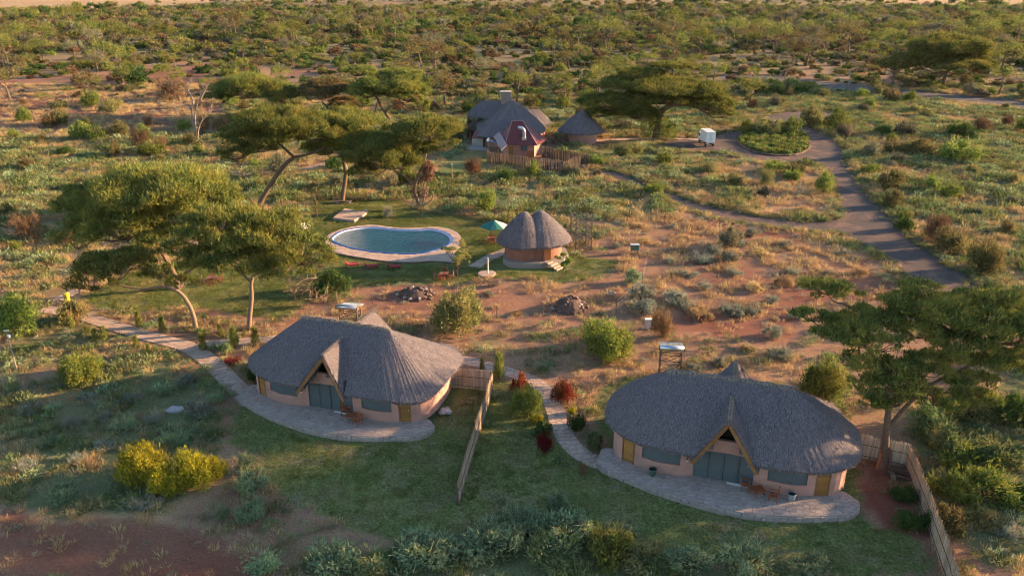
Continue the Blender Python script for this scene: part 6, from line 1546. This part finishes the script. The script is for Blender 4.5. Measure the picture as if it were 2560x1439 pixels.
# verge along the drive
bd = np.array(DRIVE_W + DRIVE_W[:1]); seg = np.linalg.norm(np.diff(bd, axis=0), axis=1); kk = gc.choice(len(seg), 2600, p=seg/seg.sum()); tt = gc.random((2600,1)); pp_ = bd[kk]*(1-tt) + bd[kk+1]*tt + gc.normal(size=(2600,2))*.55; k = ~np.any([inside(pp_[:,0], pp_[:,1], b) for b in BLOCK[2:]], axis=0); pp_ = pp_[k]; n_ = len(pp_)
cover('verge_grass', 'ragged grass and weeds along the edges of the drive', 'grass', [tuft(580, 34, .3, .45, .028, .8, M['grass_dry']), lowclump(581, 80, .2, .045, M['herb']), tuft(582, 36, .34, .5, .035, .8, M['grass_green'])], pp_[:,0], pp_[:,1], gc.uniform(.5,1.5,n_), gc.uniform(.4,1.1,n_), gc)
# island planting
gx0 = np.array(GARDEN); xs = gc.uniform(gx0[:,0].min(), gx0[:,0].max(), 900); ys = gc.uniform(gx0[:,1].min(), gx0[:,1].max(), 900); k = inside(xs, ys, [(cxg+(a-cxg)*.94, cyg+(b-cyg)*.94) for a, b in GARDEN]); n_ = k.sum()
cover('island_planting', 'low green planting on the roundabout island', 'ground cover', [lowclump(570+i, 50, .34, .09, M[q]) for i, q in enumerate(('leaf_green','leaf_dark','leaf_olive','leaf_green'))], xs[k], ys[k], gc.uniform(.7,2.0,n_), gc.uniform(.6,2.2,n_), gc); bpy.data.objects['island_planting'].location.z = .12
# far scrub and bushland
xs, ys = view_points(26000, 215, 640, gc, 20); k = free(xs, ys); xs, ys = xs[k], ys[k]; z = zones(xs, ys); k = gc.random(len(xs)) < np.clip((z[1]*1.2+.15)*(1.5-z[2])*(z[3] < .7)*np.clip(fbm(xs, ys, 24, 61)*2.6-.55, .04, 1), 0, 1); xs, ys = xs[k], ys[k]; n_ = len(xs)
sb = (.7+2.6*gc.random(n_)**2)*np.clip(ys/300,.9,1.5); cover('far_bushland', 'far bushland of olive and brown scrub reaching to the plain', 'bushland', [bush_mesh('small', i % 3, kd) for i, kd in enumerate(('grey','dark','dry','olive','acacia','brown','olive','green','grey','dark'))], xs, ys, sb, sb*gc.uniform(.6,1.1,n_), gc)
xs, ys = view_points(6500, 380, 860, gc, 20); z = zones(xs, ys); k = gc.random(len(xs)) < np.clip((z[1]+.2)*(z[3] < .7)*.8*np.clip(fbm(xs, ys, 60, 71)*2.4-.6, 0, 1), 0, 1) + .004; xs, ys = xs[k], ys[k]; n_ = len(xs)
tm = []
for i in range(4):
    q, tk = stock_tree(450+i, 420, .15, .05); tv = npmesh('far_tree', q, M[('acacia','leaf_dark','acacia_dry','leaf_grey')[i]]); tm.append(tv)
sb = 2.4+5.0*gc.random(n_)**2; cover('far_trees', 'distant acacia crowns merging into one band at the top', 'bushland', tm, xs, ys, sb, sb, gc)
# ------------------------------------------------------------------ air
hz = MB().box((0, 1500, 17.2), (7000, 5400, 36.4)).build('haze', nt('haze_air')[0]); hz['kind'] = 'stuff'; hz['label'] = 'thin golden evening haze over the plain'; hz['category'] = 'haze'
t = hz.data.materials[0].node_tree; t.nodes.clear(); ho = N(t, 'ShaderNodeOutputMaterial'); pv = N(t, 'ShaderNodeVolumePrincipled'); pv.inputs['Color'].default_value = (1.0,.93,.86,1); pv.inputs['Density'].default_value = .00002; pv.inputs['Anisotropy'].default_value = .2; t.links.new(pv.outputs[0], ho.inputs['Volume'])
# ------------------------------------------------------------------ labels: say where each scattered plant stands
LM = [('the main lodge',0,165),('the swimming pool',-15,98),('the pool hut',3,92),('the kitchen yard',6,140),('the great ivy-trunked acacia',29.4,162),('the roundabout',60,158),('the drive bend',60,140),('the far road',105,235),('the bare dead tree',-62,158),('the big left acacia',-37,82),('the brown rubble heap',6,77),('the solar tower',14,62),('the round hut',14,160),('the far dark umbrella acacia',125,237),('the leaning acacia trunk',-37,113),('the yellow bin',-48,78),('the branch drive',30,122),('the dense round bush by the drive',55,88),('the crossarm pole',-43,385),('the open plain at top left',-190,480),('the top right acacia',230,375),('the flat-topped acacia by the lodge',-28,190),('the lamp pole',-44,63),('the wide green meadow bush',-70,147),('the stone slab',-26,57)]
seen_l = {}
for o in list(C.objects):
    if o.parent is None and o.get('group') and any(k in o['group'] for k in ('bushes on', 'bushes beyond', 'scattered acacias', 'tussocks of')):
        x, y = o.location[0], o.location[1]; n_, lx, ly = min(LM, key=lambda l: math.hypot(l[1]-x, (l[2]-y)*.7)); dx, dy = x-lx*(y/ly), y-ly
        d = ('left of ' if dx < 0 else 'right of ') if abs(dx) > abs(dy)*.45 else ('beyond ' if dy > 0 else 'before '); l0 = o['label']
        if 'tussock' in l0: head = ('wide ' if o.scale[0] > .85 else 'small ') + ('grey-green herb tussock' if 'grey' in l0 else 'pale dry tussock')
        else: head = l0.split(',')[0].split(' on the')[0].split(' beyond')[0].split(' in the')[0]
        o['label'] = head + ', ' + d + n_; seen_l.setdefault(o['label'], []).append(o)
ORD = ['nearest','second nearest','third nearest','fourth nearest','fifth nearest','sixth nearest','seventh nearest','eighth nearest','ninth nearest','tenth nearest','eleventh nearest']
for l0, os_ in seen_l.items():
    if 1 < len(os_) <= 12:
        for k, o in enumerate(sorted(os_, key=lambda o: o.location[1])): o['label'] = l0 + (', %s' % ORD[k] if k < len(os_)-1 else ', farthest')
pn = sorted([o for o in C.objects if o.parent is None and o.get('group') == 'fence posts behind the pool lawn'], key=lambda o: o.location[0])
for k, o in enumerate(pn): o['label'] = 'thin pale fence post behind the pool lawn, %s from the left' % ['first','second','third','fourth','fifth','sixth','seventh','eighth'][k]
